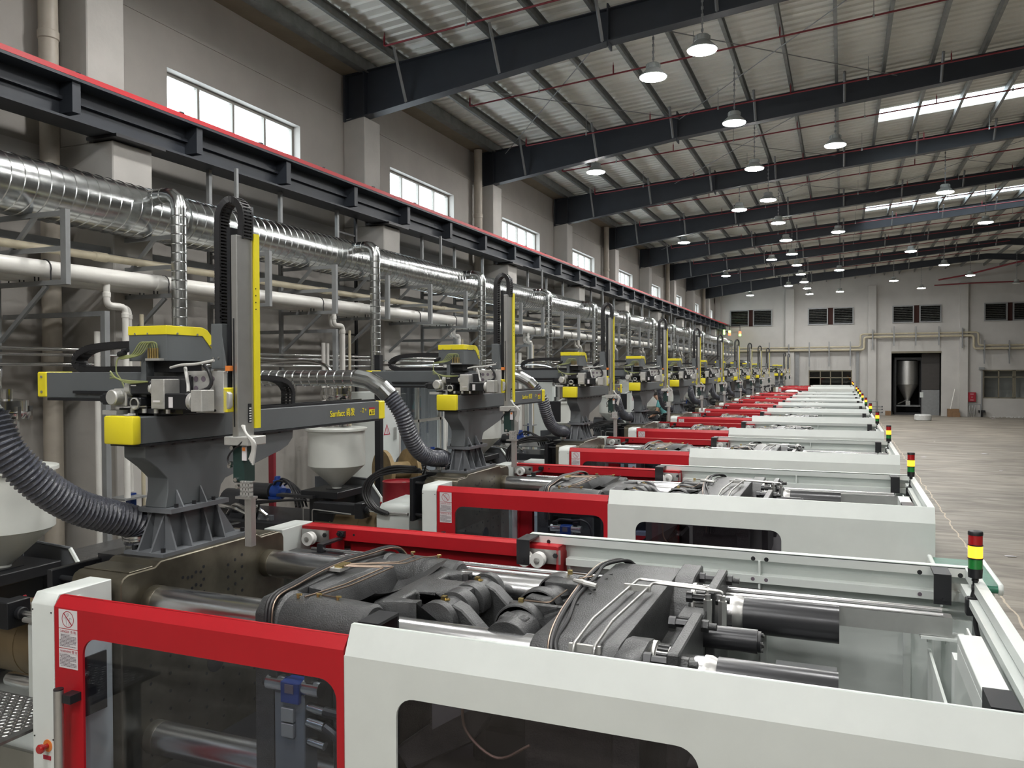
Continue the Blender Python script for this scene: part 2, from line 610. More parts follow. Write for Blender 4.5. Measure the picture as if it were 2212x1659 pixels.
# low window onto a dark room
xg = XW - 0.20
fr = MB()
ny = 4
for q in range(ny + 1):
    yy = LOWWIN[0] + (LOWWIN[1] - LOWWIN[0]) * q / ny
    yy = min(max(yy, LOWWIN[0] + 0.03), LOWWIN[1] - 0.03)
    fr.box(xg, xg + 0.08, yy - 0.03, yy + 0.03, FZ, -0.10)
for z in (FZ + 0.03, -1.1, -0.14):
    fr.box(xg, xg + 0.08, LOWWIN[0], LOWWIN[1], z - 0.03, z + 0.03)
f = struct(fr.build('window_13', 'winframe'))
for q in range(ny):
    y0 = LOWWIN[0] + (LOWWIN[1] - LOWWIN[0]) * q / ny + 0.03
    MB().box(xg + 0.035, xg + 0.041, y0, y0 + (LOWWIN[1] - LOWWIN[0]) / ny - 0.06, FZ, -0.14).build('pane', 'winglass', f)
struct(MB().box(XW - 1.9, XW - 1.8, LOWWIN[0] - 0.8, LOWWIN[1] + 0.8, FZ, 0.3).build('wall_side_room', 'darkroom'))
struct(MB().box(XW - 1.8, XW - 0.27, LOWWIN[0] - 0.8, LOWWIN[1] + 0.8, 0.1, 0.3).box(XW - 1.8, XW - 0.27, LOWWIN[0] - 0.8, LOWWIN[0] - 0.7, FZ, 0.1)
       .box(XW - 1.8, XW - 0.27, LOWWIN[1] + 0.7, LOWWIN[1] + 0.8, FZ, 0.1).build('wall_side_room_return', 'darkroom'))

# columns along the left wall
for k in range(-3, 9):
    y = 6.68 + BAY * k
    mb = MB()
    mb.box(XW, -7.55, y, y + 0.56, FZ, 2.585)
    mb.box(XW, -7.95, y + 0.02, y + 0.54, 2.585, 4.56)
    struct(mb.build('trim_%d' % (k + 8), 'column', bev=0.012))

# end wall with its openings
LOUV = [(-7.37, -4.53), (-2.20, 0.68), (3.03, 5.90), (8.30, 11.15), (14.0, 16.9)]
us = sorted([XW - 0.3, XR + 0.3] + [v for p in LOUV for v in p] + [-2.14, 0.60, 2.99, 5.92, 8.27, 11.6])
us = sorted(set(us))
ws = [FZ, -1.90, -0.09, 1.14, 3.00, 4.15, 7.2]
holes = set()
for i in range(len(us) - 1):
    mid = (us[i] + us[i + 1]) / 2
    if any(p[0] < mid < p[1] for p in LOUV):
        holes.add((i, 4))
    if -2.14 < mid < 0.60:
        holes |= {(i, 0), (i, 1)}
    if 2.99 < mid < 5.92:
        holes |= {(i, 0), (i, 1), (i, 2)}
    if 8.27 < mid < 11.6:
        holes.add((i, 1))
mb = MB()
for i in range(len(us) - 1):
    for j in range(len(ws) - 1):
        if (i, j) not in holes:
            mb.box(us[i], us[i + 1], YE, YE + 0.26, ws[j], ws[j + 1])
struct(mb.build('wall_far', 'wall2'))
for q, (a, b_) in enumerate([(-8.38, -8.0), (-3.64, -3.07), (1.56, 2.06), (6.92, 7.40), (12.3, 12.8)]):
    struct(MB().box(a, b_, YE - 0.28, YE, FZ, 5.5).build('trim_%d' % (50 + q), 'wall2', bev=0.01))
struct(MB().box(XR, XR + 0.3, YB - 0.3, YE + 0.3, FZ, 5.72).build('wall_right', 'wall'))
struct(MB().box(XW - 0.3, XR + 0.3, YB - 0.3, YB, FZ, 7.2).build('wall_back', 'wall'))
# rooms behind the openings of the end wall
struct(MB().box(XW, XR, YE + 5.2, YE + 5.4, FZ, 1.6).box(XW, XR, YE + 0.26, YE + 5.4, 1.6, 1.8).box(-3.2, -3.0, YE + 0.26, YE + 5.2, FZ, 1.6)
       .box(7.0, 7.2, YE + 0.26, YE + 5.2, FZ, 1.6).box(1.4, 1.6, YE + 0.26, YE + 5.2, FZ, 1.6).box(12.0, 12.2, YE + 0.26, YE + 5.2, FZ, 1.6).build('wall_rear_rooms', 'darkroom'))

# louvred openings
for q, (a, b_) in enumerate(LOUV):
    mid = (a + b_) / 2
    fr = MB()
    segs = [(a, a + 1.28), (b_ - 1.28, b_)]
    for (s0, s1) in segs:
        fr.box(s0, s0 + 0.07, YE - 0.10, YE + 0.1, 3.0, 4.15).box(s1 - 0.07, s1, YE - 0.10, YE + 0.1, 3.0, 4.15)
        fr.box(s0 + 0.07, s1 - 0.07, YE - 0.10, YE + 0.1, 3.0, 3.07).box(s0 + 0.07, s1 - 0.07, YE - 0.10, YE + 0.1, 4.08, 4.15)
    f = struct(fr.build('window_%d' % (14 + q), 'zincgrey'))
    for (s0, s1) in segs:
        for i in range(9):
            z = 3.09 + i * 0.112
            MB().prism([(YE - 0.05, z + 0.085), (YE + 0.04, z), (YE + 0.05, z + 0.012), (YE - 0.04, z + 0.097)], 0, s0 + 0.07, s1 - 0.07).build('slat', 'galv', f)
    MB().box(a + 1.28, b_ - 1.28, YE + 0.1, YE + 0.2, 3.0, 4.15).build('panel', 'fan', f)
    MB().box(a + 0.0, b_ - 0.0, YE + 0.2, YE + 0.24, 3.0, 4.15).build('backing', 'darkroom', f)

# glazed door in the end wall, left of the roller opening
fr = MB()
A, B_ = -2.14, 0.60
for x in (A, A + 0.72, A + 1.36, A + 2.1, B_ - 0.06):
    fr.box(x, x + 0.06, YE + 0.02, YE + 0.10, FZ, -0.09)
fr.box(A + 0.06, B_, YE + 0.02, YE + 0.10, -0.62, -0.55).box(A + 0.06, B_, YE + 0.02, YE + 0.10, -0.16, -0.09)
f = struct(fr.build('door_1', 'brownframe'))
for (x0, x1) in ((A + 0.78, A + 1.36), (A + 1.42, A + 2.1), (A + 2.16, B_ - 0.06)):
    MB().box(x0, x1, YE + 0.055, YE + 0.061, FZ, -0.62).build('pane', 'winglass', f)
for (x0, x1) in ((A + 0.06, A + 0.72), (A + 0.78, A + 1.36), (A + 1.42, A + 2.1), (A + 2.16, B_ - 0.06)):
    MB().box(x0, x1, YE + 0.055, YE + 0.061, -0.55, -0.16).build('pane', 'winglass', f)
# tall doorway with its lintel
dr = struct(MB().box(2.99, 5.92, YE - 0.03, YE + 0.2, 1.02, 1.14).build('door_2', 'brownframe'))
MB().box(4.85, 5.90, YE + 0.9, YE + 0.96, FZ, -1.4).build('panel', 'zincgrey', dr)
MB().box(4.85, 5.90, YE + 0.9, YE + 0.96, -1.38, 1.0).build('panel', 'brownsteel', dr)
# right-hand window
fr = MB()
A, B_ = 8.27, 11.6
for x in (A, A + 0.83, A + 1.62, A + 1.72, A + 2.5, B_ - 0.07):
    fr.box(x, x + 0.07, YE + 0.02, YE + 0.1, -1.90, -0.09)
for z in (-1.90, -0.58, -0.16):
    fr.box(A + 0.07, B_, YE + 0.02, YE + 0.1, z, z + 0.07)
f = struct(fr.build('window_20', 'brownframe'))
for (x0, x1) in ((A + 0.07, A + 0.83), (A + 0.9, A + 1.62), (A + 1.79, A + 2.5), (A + 2.57, B_ - 0.07)):
    MB().box(x0, x1, YE + 0.055, YE + 0.061, -1.83, -0.58).build('pane', 'winglass', f)
    MB().box(x0, x1, YE + 0.055, YE + 0.061, -0.51, -0.16).build('pane', 'winglass', f)
struct(MB().box(8.0, 12.0, YE + 1.6, YE + 1.7, FZ, 1.5).build('wall_office', 'wall2'))

# roof sheet, both slopes, trapezoid ribs running up the slope
SKY = [(21.5, 0.80), (34.2, 1.0)]     # skylight strips: y of near edge, x start
mb = MB()
P = 0.24
prof = [(0, 0), (0.035, 0), (0.055, 0.03), (0.22, 0.03)]
ys = []
y = YB
while y < YE + 0.2:
    for a, h in prof:
        ys.append((y + a, h))
    y += P


def insky(yy):
    return any(s[0] <= yy < s[0] + 0.80 for s in SKY)


def sheet(x0, x1, ysel):
    mb = MB()
    last = None
    for (yy, h) in ysel:
        i = len(mb.v)
        mb.v += [(x0, yy, ztop(x0) + 0.19 + h), (x1, yy, ztop(x1) + 0.19 + h)]
        if last is not None and yy - last < 0.3:
            mb.f.append((i - 2, i - 1, i + 1, i))
        last = yy
    return mb


mb = sheet(XW - 0.3, 0.8, ys)
a = sheet(0.8, XRID, [q for q in ys if not insky(q[0])])
mb.add(a.v, a.f)
a = sheet(XRID, XR + 0.3, ys)
mb.add(a.v, a.f)
ro = mb.build('ceiling', 'roof', ang=20)
struct(ro)
for q, s in enumerate(SKY):
    a = sheet(0.8, XRID, [p for p in ys if s[0] - 0.06 <= p[0] <= s[0] + 0.90])
    struct(a.build('window_%d' % (30 + q), 'skylight', ang=20))

# ------------------------------------------------------------------ roof steel
for k in range(-3, 9):
    yb = 12.55 + BAY * k
    if yb > YE - 0.3:
        continue
    t = thing('roof_rafter', 'navy steel roof rafter, %s one counted along the hall from the back wall' % ordn(k + 3), 'beam', (XRID, yb, 5.2), 'tapered roof rafters')
    xs = [-8.36, -3.45, XRID, 2 * XRID + 3.45, 2 * XRID + 7.93]
    web = MB()
    poly = [(x, zbot(x) + 0.02) for x in xs] + [(x, ztop(x) - 0.015) for x in xs[::-1]]
    for i in range(4):
        x0, x1 = xs[i], xs[i + 1]
        web.prism([(x0, zbot(x0) + 0.02), (x1, zbot(x1) + 0.02), (x1, ztop(x1) - 0.015), (x0, ztop(x0) - 0.015)], 1, yb - 0.008, yb + 0.008)
    web.build('web', 'girder', t)
    fl = MB()
    for i in range(4):
        x0, x1 = xs[i], xs[i + 1]
        fl.prism([(x0, zbot(x0)), (x1, zbot(x1)), (x1, zbot(x1) + 0.02), (x0, zbot(x0) + 0.02)], 1, yb - 0.11, yb + 0.11)
    fl.build('bottom_flange', 'girder', t)
    fl = MB()
    for i in range(4):
        x0, x1 = xs[i], xs[i + 1]
        fl.prism([(x0, ztop(x0) - 0.015), (x1, ztop(x1) - 0.015), (x1, ztop(x1)), (x0, ztop(x0))], 1, yb - 0.09, yb + 0.09)
    fl.build('top_flange', 'girder', t)
    st = MB()
    for x in (-3.45, 2 * XRID + 3.45):
        st.box(x - 0.012, x + 0.012, yb - 0.12, yb + 0.12, zbot(x) - 0.08, ztop(x) + 0.06)
    st.build('splice_plate', 'girder', t)
    MB().box(-8.38, -8.34, yb - 0.12, yb + 0.12, 4.5, 5.34).box(-7.97, -7.945, yb - 0.11, yb + 0.11, 4.57, 5.36).build('end_plate', 'girder', t)
    if k >= 0:
        x = -7.1
        while x < XRID:
            MB().tube([(x, yb - 0.09, zbot(x) + 0.02), (x, yb - 0.50, ztop(x) + 0.06)], 0.028, 4).build('fly_brace', 'zincgrey', t)
            x += 1.78

npu = 0
for side in (0, 1):
    for i in range(-8, 9):
        x = -0.16 + 0.89 * i
        if side:
            x = 2 * XRID - x
            if i < -2:
                continue
        z = ztop(x)
        mb = MB()
        mb.box(x - 0.006, x + 0.006, YB, YE, z + 0.005, z + 0.165)
        mb.box(x + 0.006, x + 0.055, YB, YE, z + 0.005, z + 0.017).box(x + 0.006, x + 0.055, YB, YE, z + 0.153, z + 0.165)
        tag(mb.build('roof_purlin', 'purlin'), 'long galvanised roof purlin, %s one counted from the window wall' % ordn(npu), 'purlin', 'roof purlins')
        npu += 1
mb = MB()
mb.box(-8.06, -7.90, YB, YE, 5.36, 5.56)
tag(mb.build('eave_beam', 'purlin'), 'deep galvanised eave strut running above the window wall under the roof sheet', 'beam')

# thin bracing rods in alternate bays
nb = 0
for (b0, x0, x1) in ((0, -7.6, -3.4), (1, -4.6, -0.2), (2, -3.4, 1.0), (2, 1.0, 5.6), (0, -3.4, 1.0), (3, -7.4, -3.4)):
    y0 = 12.6 + BAY * b0
    for s in (0, 1):
        xa, xb = (x0, x1) if s == 0 else (x1, x0)
        mb = MB().cyl((xa, y0 + 0.1, ztop(xa) - 0.12 - 0.03 * s), (xb, y0 + BAY - 0.2, ztop(xb) - 0.12 - 0.03 * s), 0.009, n=6)
        tag(mb.build('bracing_rod', 'zincgrey'), 'thin diagonal bracing rod between rafters, %s one counted along the roof' % ordn(nb), 'rod', 'roof bracing rods')
        nb += 1

# red sprinkler branch lines
ns = 0
for i in range(15):
    y = 8.37 + 2.88 * i if i else 8.4
    y = [8.4, 11.25, 14.45, 17.5, 20.1, 23.1, 25.9, 28.8, 31.7, 34.6, 37.4, 40.2, 43.1, 46.0, 48.9][i]
    z0 = 5.19
    sl = 0.0755
    t = thing('sprinkler_pipe', 'dark red sprinkler branch pipe under the roof, %s one counted along the hall' % ordn(i), 'pipe', (-6.8, y, z0), 'red sprinkler branch pipes')
    zf = lambda x: z0 + sl * (x + 6.8)
    MB().tube([(-6.8, y, zf(-6.8) + 0.13), (-6.8, y, zf(-6.8) + 0.02), (-6.78, y, zf(-6.8)), (XRID, y, zf(XRID))], 0.017, 8).build('pipe_run', 'redpipe', t)
    x = -6.8
    j = 0
    while x < XRID:
        MB().cyl((x, y, zf(x)), (x, y, zf(x) + 0.16), 0.013, n=6).cyl((x, y, zf(x) + 0.16), (x, y, zf(x) + 0.22), 0.008, 0.002, n=6).build('sprinkler_head', 'redpipe', t)
        xx = x + 1.45
        if xx < XRID:
            MB().cyl((xx, y, zf(xx)), (xx, y, ztop(xx) + 0.16), 0.006, n=6).cyl((xx, y - 0.0, zf(xx) - 0.025), (xx, y, zf(xx) + 0.025), 0.022, n=8).build('hanger_rod', 'galvdull', t)
        x += 2.9

# sloping red riser main near the far ridge
tag(MB().tube([(5.6, 57.4, 5.6), (7.0, 56.6, 5.75), (8.9, 53.0, 5.95), (10.4, 50.5, 6.05)], 0.05, 8).tube([(5.4, 57.8, 5.3), (7.2, 57.2, 5.3), (12, 57.2, 5.3)], 0.04, 8).build('sprinkler_main', 'redpipe'),
    'thick red sprinkler main climbing beside the far ridge of the roof', 'pipe')

# high-bay lamps
LAMPS = []
for i in range(-5, 12):
    LAMPS.append((-1.96, 12.33 + 3.86 * i, 1))
for i in range(-2, 4):
    LAMPS.append((-2.88, 13.15 + 11.9 * i, 1))
for i in range(-2, 4):
    LAMPS.append((-5.54, 18.9 + 11.75 * i, 1))
for i in range(-2, 4):
    LAMPS.append((-0.16, 18.65 + 11.75 * i, 1))
for i in (-3, -2, 0, 1, 2):
    LAMPS.append((2.56, 24.77 + 11.85 * i, 1))
for i in (-3, -2, 0, 1, 2):
    LAMPS.append((4.32, 30.4 + 11.6 * i, 1))
LAMPS += [(6.05, 47.3, 1), (9.03, 52.7, 0), (9.3, -2, 1), (9.3, 9.5, 1)]
LAMPS = sorted(LAMPS, key=lambda q: (q[1], q[0]))
protos = {}
for i, (x, y, on) in enumerate(LAMPS):
    lz = 4.78
    lab = ('round high-bay lamp on a chain, %s along the hall from the back wall' % ordn(i)) if on else 'unlit round high-bay lamp hanging beyond the ridge near the far wall'
    proto, py0 = protos.get((x, on), (None, 0))
    if proto is None:
        t = thing('high_bay_lamp', lab, 'lamp', (x, y, lz), 'high-bay lamps')
        MB().lathe((x, y, lz), [(0.222, 0.0), (0.226, 0.012), (0.17, 0.07), (0.105, 0.135), (0.10, 0.14), (0.10, 0.135), (0.10, 0.12)], 28).build('reflector', 'lamp_body', t)
        b1 = MB().lathe((x, y, lz), [(0.105, 0.13), (0.115, 0.14), (0.115, 0.20), (0.10, 0.215), (0.03, 0.225)], 20).build('driver_housing', 'lamp_body', t)
        fin = MB()
        for q in range(12):
            a_ = q * math.pi / 6
            fin.box(-0.004, 0.004, 0.112, 0.122, 0, 0.06)
            n0 = len(fin.v) - 8
            for vi in range(n0, len(fin.v)):
                vx, vy, vz = fin.v[vi]
                fin.v[vi] = (x + vx * math.cos(a_) - vy * math.sin(a_), y + vx * math.sin(a_) + vy * math.cos(a_), lz + 0.14 + vz)
        fin.build('cooling_fin', 'lamp_body', b1)
        MB().lathe((x, y, lz), [(0.05, 0.006), (0.215, 0.006), (0.212, -0.012), (0.15, -0.028), (0.02, -0.034)], 28).build('diffuser', 'lamp_on' if on else 'nylon', t)
        ch = MB()
        zt = ztop(x) + 0.185
        zz = lz + 0.22
        ch.cyl((x, y, zz), (x, y, zt), 0.008, n=6)
        q = 0
        while zz < zt - 0.05:
            ch.box(x - (0.018 if q % 2 else 0.006), x + (0.018 if q % 2 else 0.006), y - (0.006 if q % 2 else 0.018), y + (0.006 if q % 2 else 0.018), zz, zz + 0.045)
            zz += 0.055
            q += 1
        ch.build('chain', 'zincgrey', t)
        protos[(x, on)] = (t, y)
    else:
        dup(proto, y - py0, lab)

# ------------------------------------------------------------------ crane runway girder on the left columns
t = thing('crane_runway_girder', 'long navy crane girder with a red conductor rail on top, carried by the wall columns', 'girder', (-7.66, 22, 2.6))
Y0g, Y1g = YB + 0.1, YE - 0.3
MB().box(-7.672, -7.655, Y0g, Y1g, 2.65, 3.04).build('web', 'girder', t)
MB().box(-7.80, -7.44, Y0g, Y1g, 2.625, 2.65).build('bottom_flange', 'girder', t)
MB().box(-7.84, -7.42, Y0g, Y1g, 3.04, 3.07).build('top_flange', 'girder', t)
MB().box(-7.655, -7.60, Y0g, Y1g, 2.865, 2.90).build('stiffening_rib', 'girder', t)
MB().box(-7.60, -7.53, Y0g, Y1g, 3.07, 3.105).build('crane_rail', 'girder', t)
MB().box(-7.475, -7.425, Y0g, Y1g, 3.075, 3.13).build('conductor_rail', 'redrail', t)
y = -13.2
while y < Y1g:
    MB().box(-7.655, -7.46, y, y + 0.10, 2.72, 3.04).build('stiffener', 'girder', t)
    y += 1.755
y = -12.6
while y < Y1g:
    MB().box(-7.49, -7.42, y, y + 0.06, 3.13, 3.145).build('rail_clip', 'black', t)
    y += 1.44
for k in range(-3, 9):
    MB().box(-7.86, -7.40, 6.60 + BAY * k, 7.30 + BAY * k, 2.59, 2.625).build('bearing_plate', 'black', t)
# beacons hung at the far end of the crane girder
for q, (x, y, m1, m2, lab) in enumerate(((-7.3, 55.0, 'glowgreen', 'glowgreen', 'small green beacon hung under the far end of the crane girder'),
                                         (-7.1, 56.3, 'glowgreen', 'glowred', 'green and red crane beacon beside the louvred window'),
                                         (-6.6, 57.9, 'glowred', 'glowgreen', 'crane beacon farthest along the girder, red over green'))):
    t = thing('crane_beacon', lab, 'beacon', (x, y, 2.6))
    MB().cyl((x, y, 2.62), (x, y, 3.02), 0.02, n=8).box(x - 0.35 if q < 2 else x - 0.9, x, y - 0.02, y + 0.02, 2.99, 3.03).build('bracket', 'black', t)
    MB().lathe((x, y, 2.48), [(0.07, 0), (0.08, 0.02), (0.08, 0.13), (0.06, 0.15)], 12).build('lower_lens', m1, t)
    MB().lathe((x, y, 2.31), [(0.07, 0), (0.08, 0.02), (0.08, 0.13), (0.06, 0.15)], 12).build('upper_lens', m2, t)

# downpipes
for q, y in enumerate((-5.1, 6.43, 17.92, 29.45, 40.95, 52.45)):
    t = thing('rain_downpipe', 'cream rainwater downpipe beside a wall column, %s one along the wall' % ordn(q), 'pipe', (-8.22, y, FZ), 'cream downpipes')
    MB().cyl((-8.22, y, FZ), (-8.22, y, 5.35), 0.10, n=20).build('pipe_run', 'pvcbrown', t)
    for z in (-1.6, 0.1, 1.9, 3.7):
        MB().lathe((-8.22, y, z), [(0.10, 0), (0.112, 0.01), (0.112, 0.09), (0.10, 0.1)], 20).build('pipe_socket', 'pvcbrown', t)

# ------------------------------------------------------------------ big spiral duct and its branches
XD, ZD, RD = -7.30, 1.775, 0.288
t = thing('spiral_duct', 'big galvanised spiral duct running the length of the hall under the crane girder', 'duct', (XD, 22, ZD - RD))
NS = 48
mb = MB()
pitch = 0.135
prof = []
y = YB + 0.3
yend = 57.6
sm = [(0.0, 0.0), (0.006, 0.006), (0.016, 0.006), (0.022, 0.0)]
while y < yend:
    for a_, h in sm:
        prof.append((y + a_, RD + h))
    y += pitch
for (yy, rr) in prof:
    for i in range(NS):
        a_ = 2 * math.pi * i / NS
        mb.v.append((XD + rr * math.cos(a_), yy + pitch * 0.35 * math.sin(a_ + 0.6), ZD + rr * math.sin(a_)))
for k in range(len(prof) - 1):
    for i in range(NS):
        mb.f.append((k * NS + i, k * NS + (i + 1) % NS, (k + 1) * NS + (i + 1) % NS, (k + 1) * NS + i))
mb.build('duct_shell', 'galv', t, ang=20)
MB().lathe((XD, yend, ZD), [(RD, -0.02), (RD + 0.004, 0.0), (RD * 0.92, 0.06), (RD * 0.4, 0.10), (0.01, 0.11)], 32, ax=1).build('end_cap', 'galv', t)
for k in range(-4, 13):
    yj = 6.95 + 4 * k
    if yj < yend - 1:
        MB().lathe((XD, yj + 0.35, ZD), [(RD, -0.012), (RD + 0.022, -0.01), (RD + 0.022, 0.01), (RD, 0.012)], 36, ax=1).build('joint_flange', 'galv', t)
for k in range(11):
    MB().box(XD - 0.02, XD + 0.02, 8.36 + 5.76 * k, 8.40 + 5.76 * k, ZD + RD - 0.01, 2.63).build('duct_hanger', 'zincgrey', t)


def spiral_tube(mb, pts, r, n=24, step=0.10, seam=0.005):
    """a seamed round tube along straight segments"""
    pts = [Vector(p) for p in pts]
    path, rad = [], []
    for a_, b_ in zip(pts[:-1], pts[1:]):
        L = (b_ - a_).length
        d = (b_ - a_) / L
        s = 0.0
        while s < L - 0.012:
            path.append(a_ + d * s)
            rad.append(r)
            if s + step < L and step:
                path.append(a_ + d * (s + step - 0.016))
                rad.append(r)
                path.append(a_ + d * (s + step - 0.008))
                rad.append(r + seam)
            s += step
    path.append(pts[-1])
    rad.append(r)
    mb.tube(path, r, n, rf=lambda k: rad[k])


t = thing('branch_duct', 'x', 'duct', (-6.72, 6.8 - 4, -0.1), 'galvanised branch ducts')
yb = 2.8
mb = MB()
spiral_tube(mb, [(-7.42, yb, 1.93), (-6.86, yb, 1.93)], 0.082)
mb.build('branch_spigot', 'galv', t, ang=22)
mb = MB()
mb.tube([(-6.88, yb, 1.93), (-6.80, yb, 1.915), (-6.74, yb, 1.87), (-6.72, yb, 1.80), (-6.72, yb, 1.77)], 0.086, 20)
mb.build('branch_elbow', 'galv', t, ang=20)
mb = MB()
spiral_tube(mb, [(-6.72, yb, 1.78), (-6.72, yb, 0.06)], 0.080)
mb.build('drop_pipe', 'galv', t, ang=22)
MB().tube([(-6.72, yb, 0.07), (-6.72, yb, 0.0), (-6.68, yb, -0.05), (-6.60, yb, -0.075), (-6.54, yb, -0.075)], 0.086, 20).build('lower_elbow', 'galv', t, ang=20)
mb = MB()
spiral_tube(mb, [(-6.56, yb, -0.075), (-4.42, yb, -0.075)], 0.080)
mb.build('cross_run', 'galv', t, ang=22)
MB().tube([(-4.44, yb, -0.075), (-4.30, yb, -0.10), (-4.17, yb + 0.01, -0.17), (-4.10, yb + 0.04, -0.25)], 0.088, 20).build('end_elbow', 'galv', t, ang=14)
t['label'] = 'galvanised branch duct dropping off the big duct, first one counted from the near end'
branch = t
for k in range(1, 11):
    dup(branch, 4 * k, 'galvanised branch duct dropping off the big duct, %s one counted from the near end' % ordn(k))

# ------------------------------------------------------------------ pipes along the wall and their frames
def longpipe(name, x, z, r, m, lab, y0=YB + 0.2, y1=57.4, sock=0.0, sstep=2.88, soff=0.0, socklab='pipe_socket'):
    t = thing(name, lab, 'pipe', (x, 22, z - r))
    MB().cyl((x, y0, z), (x, y1, z), r, n=20).build('pipe_run', m, t)
    if sock:
        y = y0 + soff
        while y < y1 - 0.3:
            MB().lathe((x, y, z), [(r, 0), (r + sock, 0.01), (r + sock, 0.16), (r, 0.17)], 20, ax=1).build(socklab, m, t)
            y += sstep
    return t


p1 = longpipe('white_pipe', -7.00, 0.972, 0.083, 'pvc', 'front thick white pipe on the wall frames, nearest the machines', sock=0.006, soff=0.5, sstep=4.0)
longpipe('white_pipe', -7.21, 0.945, 0.075, 'pvc', 'middle thick white pipe on the wall frames behind the front one')
longpipe('white_pipe', -7.42, 0.945, 0.075, 'pvc', 'rear thick white pipe on the wall frames nearest the wall')
longpipe('beige_pipe', -7.30, 1.215, 0.042, 'pvcbeige', 'thin beige pipe above the thick white pipes', sock=0.008, sstep=2.0)
longpipe('steel_tube', -7.62, 0.235, 0.021, 'stainless', 'topmost polished steel tube low on the wall frames')
longpipe('steel_tube', -7.56, 0.175, 0.017, 'stainless', 'second polished steel tube below the topmost one')
longpipe('steel_tube', -7.62, 0.075, 0.021, 'stainless', 'lowest polished steel tube on the wall frames')
tag(MB().box(-7.64, -7.60, YB, 57.4, 1.30, 1.39).box(-7.60, -7.54, YB, 57.4, 1.30, 1.308).build('cable_tray', 'zincgrey'), 'grey steel cable channel above the beige pipe', 'cable tray')

t = thing('pipe_gantry', 'x', 'frame', (-7.2, 5.42, 0.8), 'steel pipe frames')
y = 5.38
MB().box(-6.755, -6.685, y, y + 0.05, 0.815, 1.515).build('front_post', 'zincgrey', t)
MB().box(-7.69, -7.64, y, y + 0.05, -0.05, 2.63).build('rear_post', 'zincgrey', t)
for z in (1.46, 1.13, 0.815):
    MB().box(-7.64, -6.755, y + 0.005, y + 0.045, z, z + 0.045).build('arm', 'zincgrey', t)
MB().prism([(-7.64, 0.30), (-7.60, 0.28), (-6.95, 0.80), (-6.99, 0.82)], 1, y + 0.01, y + 0.04).build('diagonal_brace', 'zincgrey', t)
MB().prism([(-7.64, 1.02), (-7.60, 1.0), (-7.10, 1.46), (-7.15, 1.47)], 1, y + 0.01, y + 0.04).build('diagonal_brace', 'zincgrey', t)
for (xx, rr, zz) in ((-7.0, 0.083, 0.972), (-7.21, 0.075, 0.945), (-7.42, 0.075, 0.945)):
    mb = MB()
    pts = [(xx + (rr + 0.006) * math.cos(a_), y + 0.025, zz + (rr + 0.006) * math.sin(a_)) for a_ in [math.pi * q / 8 for q in range(-1, 10)]]
    mb.tube([(xx + rr, y + 0.025, 0.86)] + pts + [(xx - rr, y + 0.025, 0.86)], 0.007, 6)
    mb.build('pipe_clamp', 'black', t)
t['label'] = 'grey steel frame carrying the wall pipes, first one counted from the near end'
for k in range(1, 36):
    lab = 'grey steel frame carrying the wall pipes, %s one counted from the near end' % ordn(k)
    dup(t, 1.44 * k, lab)

# water drops to every machine
t = thing('water_drop_stand', 'x', 'pipes', (-7.0, 6.4, FZ), 'white water drops')
y = 6.0
MB().box(-6.93, -6.87, y - 0.04, y + 0.02, FZ, 0.61).build('stand_post', 'zincgrey', t)
MB().box(-8.38, -6.93, y - 0.03, y + 0.01, 0.56, 0.61).build('stand_arm', 'zincgrey', t)


def elbowpath(pts, rr=0.07):
    pts = [Vector(p) for p in pts]
    out = [pts[0]]
    for a_, b_, c in zip(pts[:-2], pts[1:-1], pts[2:]):
        d0, d1 = (b_ - a_).normalized(), (c - b_).normalized()
        for q in range(5):
            tt = q / 4
            out.append((b_ - d0 * rr) * (1 - tt) ** 2 + b_ * 2 * tt * (1 - tt) + (b_ + d1 * rr) * tt ** 2)
    out.append(pts[-1])
    return out


def drop(x0, ya, yb_, zt, zb, m, nm, r=0.033):
    mb = MB().tube(elbowpath([(x0, ya, zt), (x0, ya, 0.68), (x0, yb_, 0.68), (x0, yb_, zb)]), r, 14)
    for (yy, z) in ((ya, 0.76), (yb_, 0.56)):
        mb.lathe((x0, yy, z), [(r, 0), (r + 0.006, 0.005), (r + 0.006, 0.05), (r, 0.055)], 14)
    mb.build(nm, m, t)


drop(-7.00, y + 0.10, y + 0.33, 0.92, -1.35, 'pvc', 'drop_pipe')
drop(-7.14, y + 0.22, y + 0.50, 0.90, -1.30, 'pvc', 'drop_pipe')
MB().cyl((-7.06, y + 0.60, 0.62), (-7.06, y + 0.60, FZ), 0.022, n=12).build('beige_drop', 'pvcbeige', t)
MB().cyl((-7.26, y + 0.20, 0.42), (-7.26, y + 0.20, FZ), 0.030, n=12).cyl((-7.30, y + 0.36, 0.42), (-7.30, y + 0.36, FZ), 0.026, n=12).build('rear_drop', 'pvc', t)
MB().box(-7.17, -7.10, y + 0.46, y + 0.54, -1.62, -1.32).build('blue_filter', 'blue', t)
MB().box(-7.2, -6.95, y + 0.25, y + 0.55, -1.36, -1.34).build('pipe_bracket', 'zincgrey', t)
t['label'] = 'white water pipes on a steel stand, first set counted from the near end'
for k in range(1, 10):
    dup(t, 4 * k, 'white water pipes on a steel stand, %s set counted from the near end' % ordn(k))

# black cat ladder and posts under the crane girder
t = thing('access_ladder', 'black steel cat ladder standing behind the big duct', 'ladder', (-7.78, 11.6, FZ))
for y in (11.30, 11.86):
    MB().box(-7.80, -7.76, y, y + 0.05, FZ, 2.62).build('stile', 'black', t)
z = -2.8
while z < 2.6:
    MB().box(-7.79, -7.77, 11.35, 11.86, z, z + 0.03).build('rung', 'black', t)
    z += 0.34

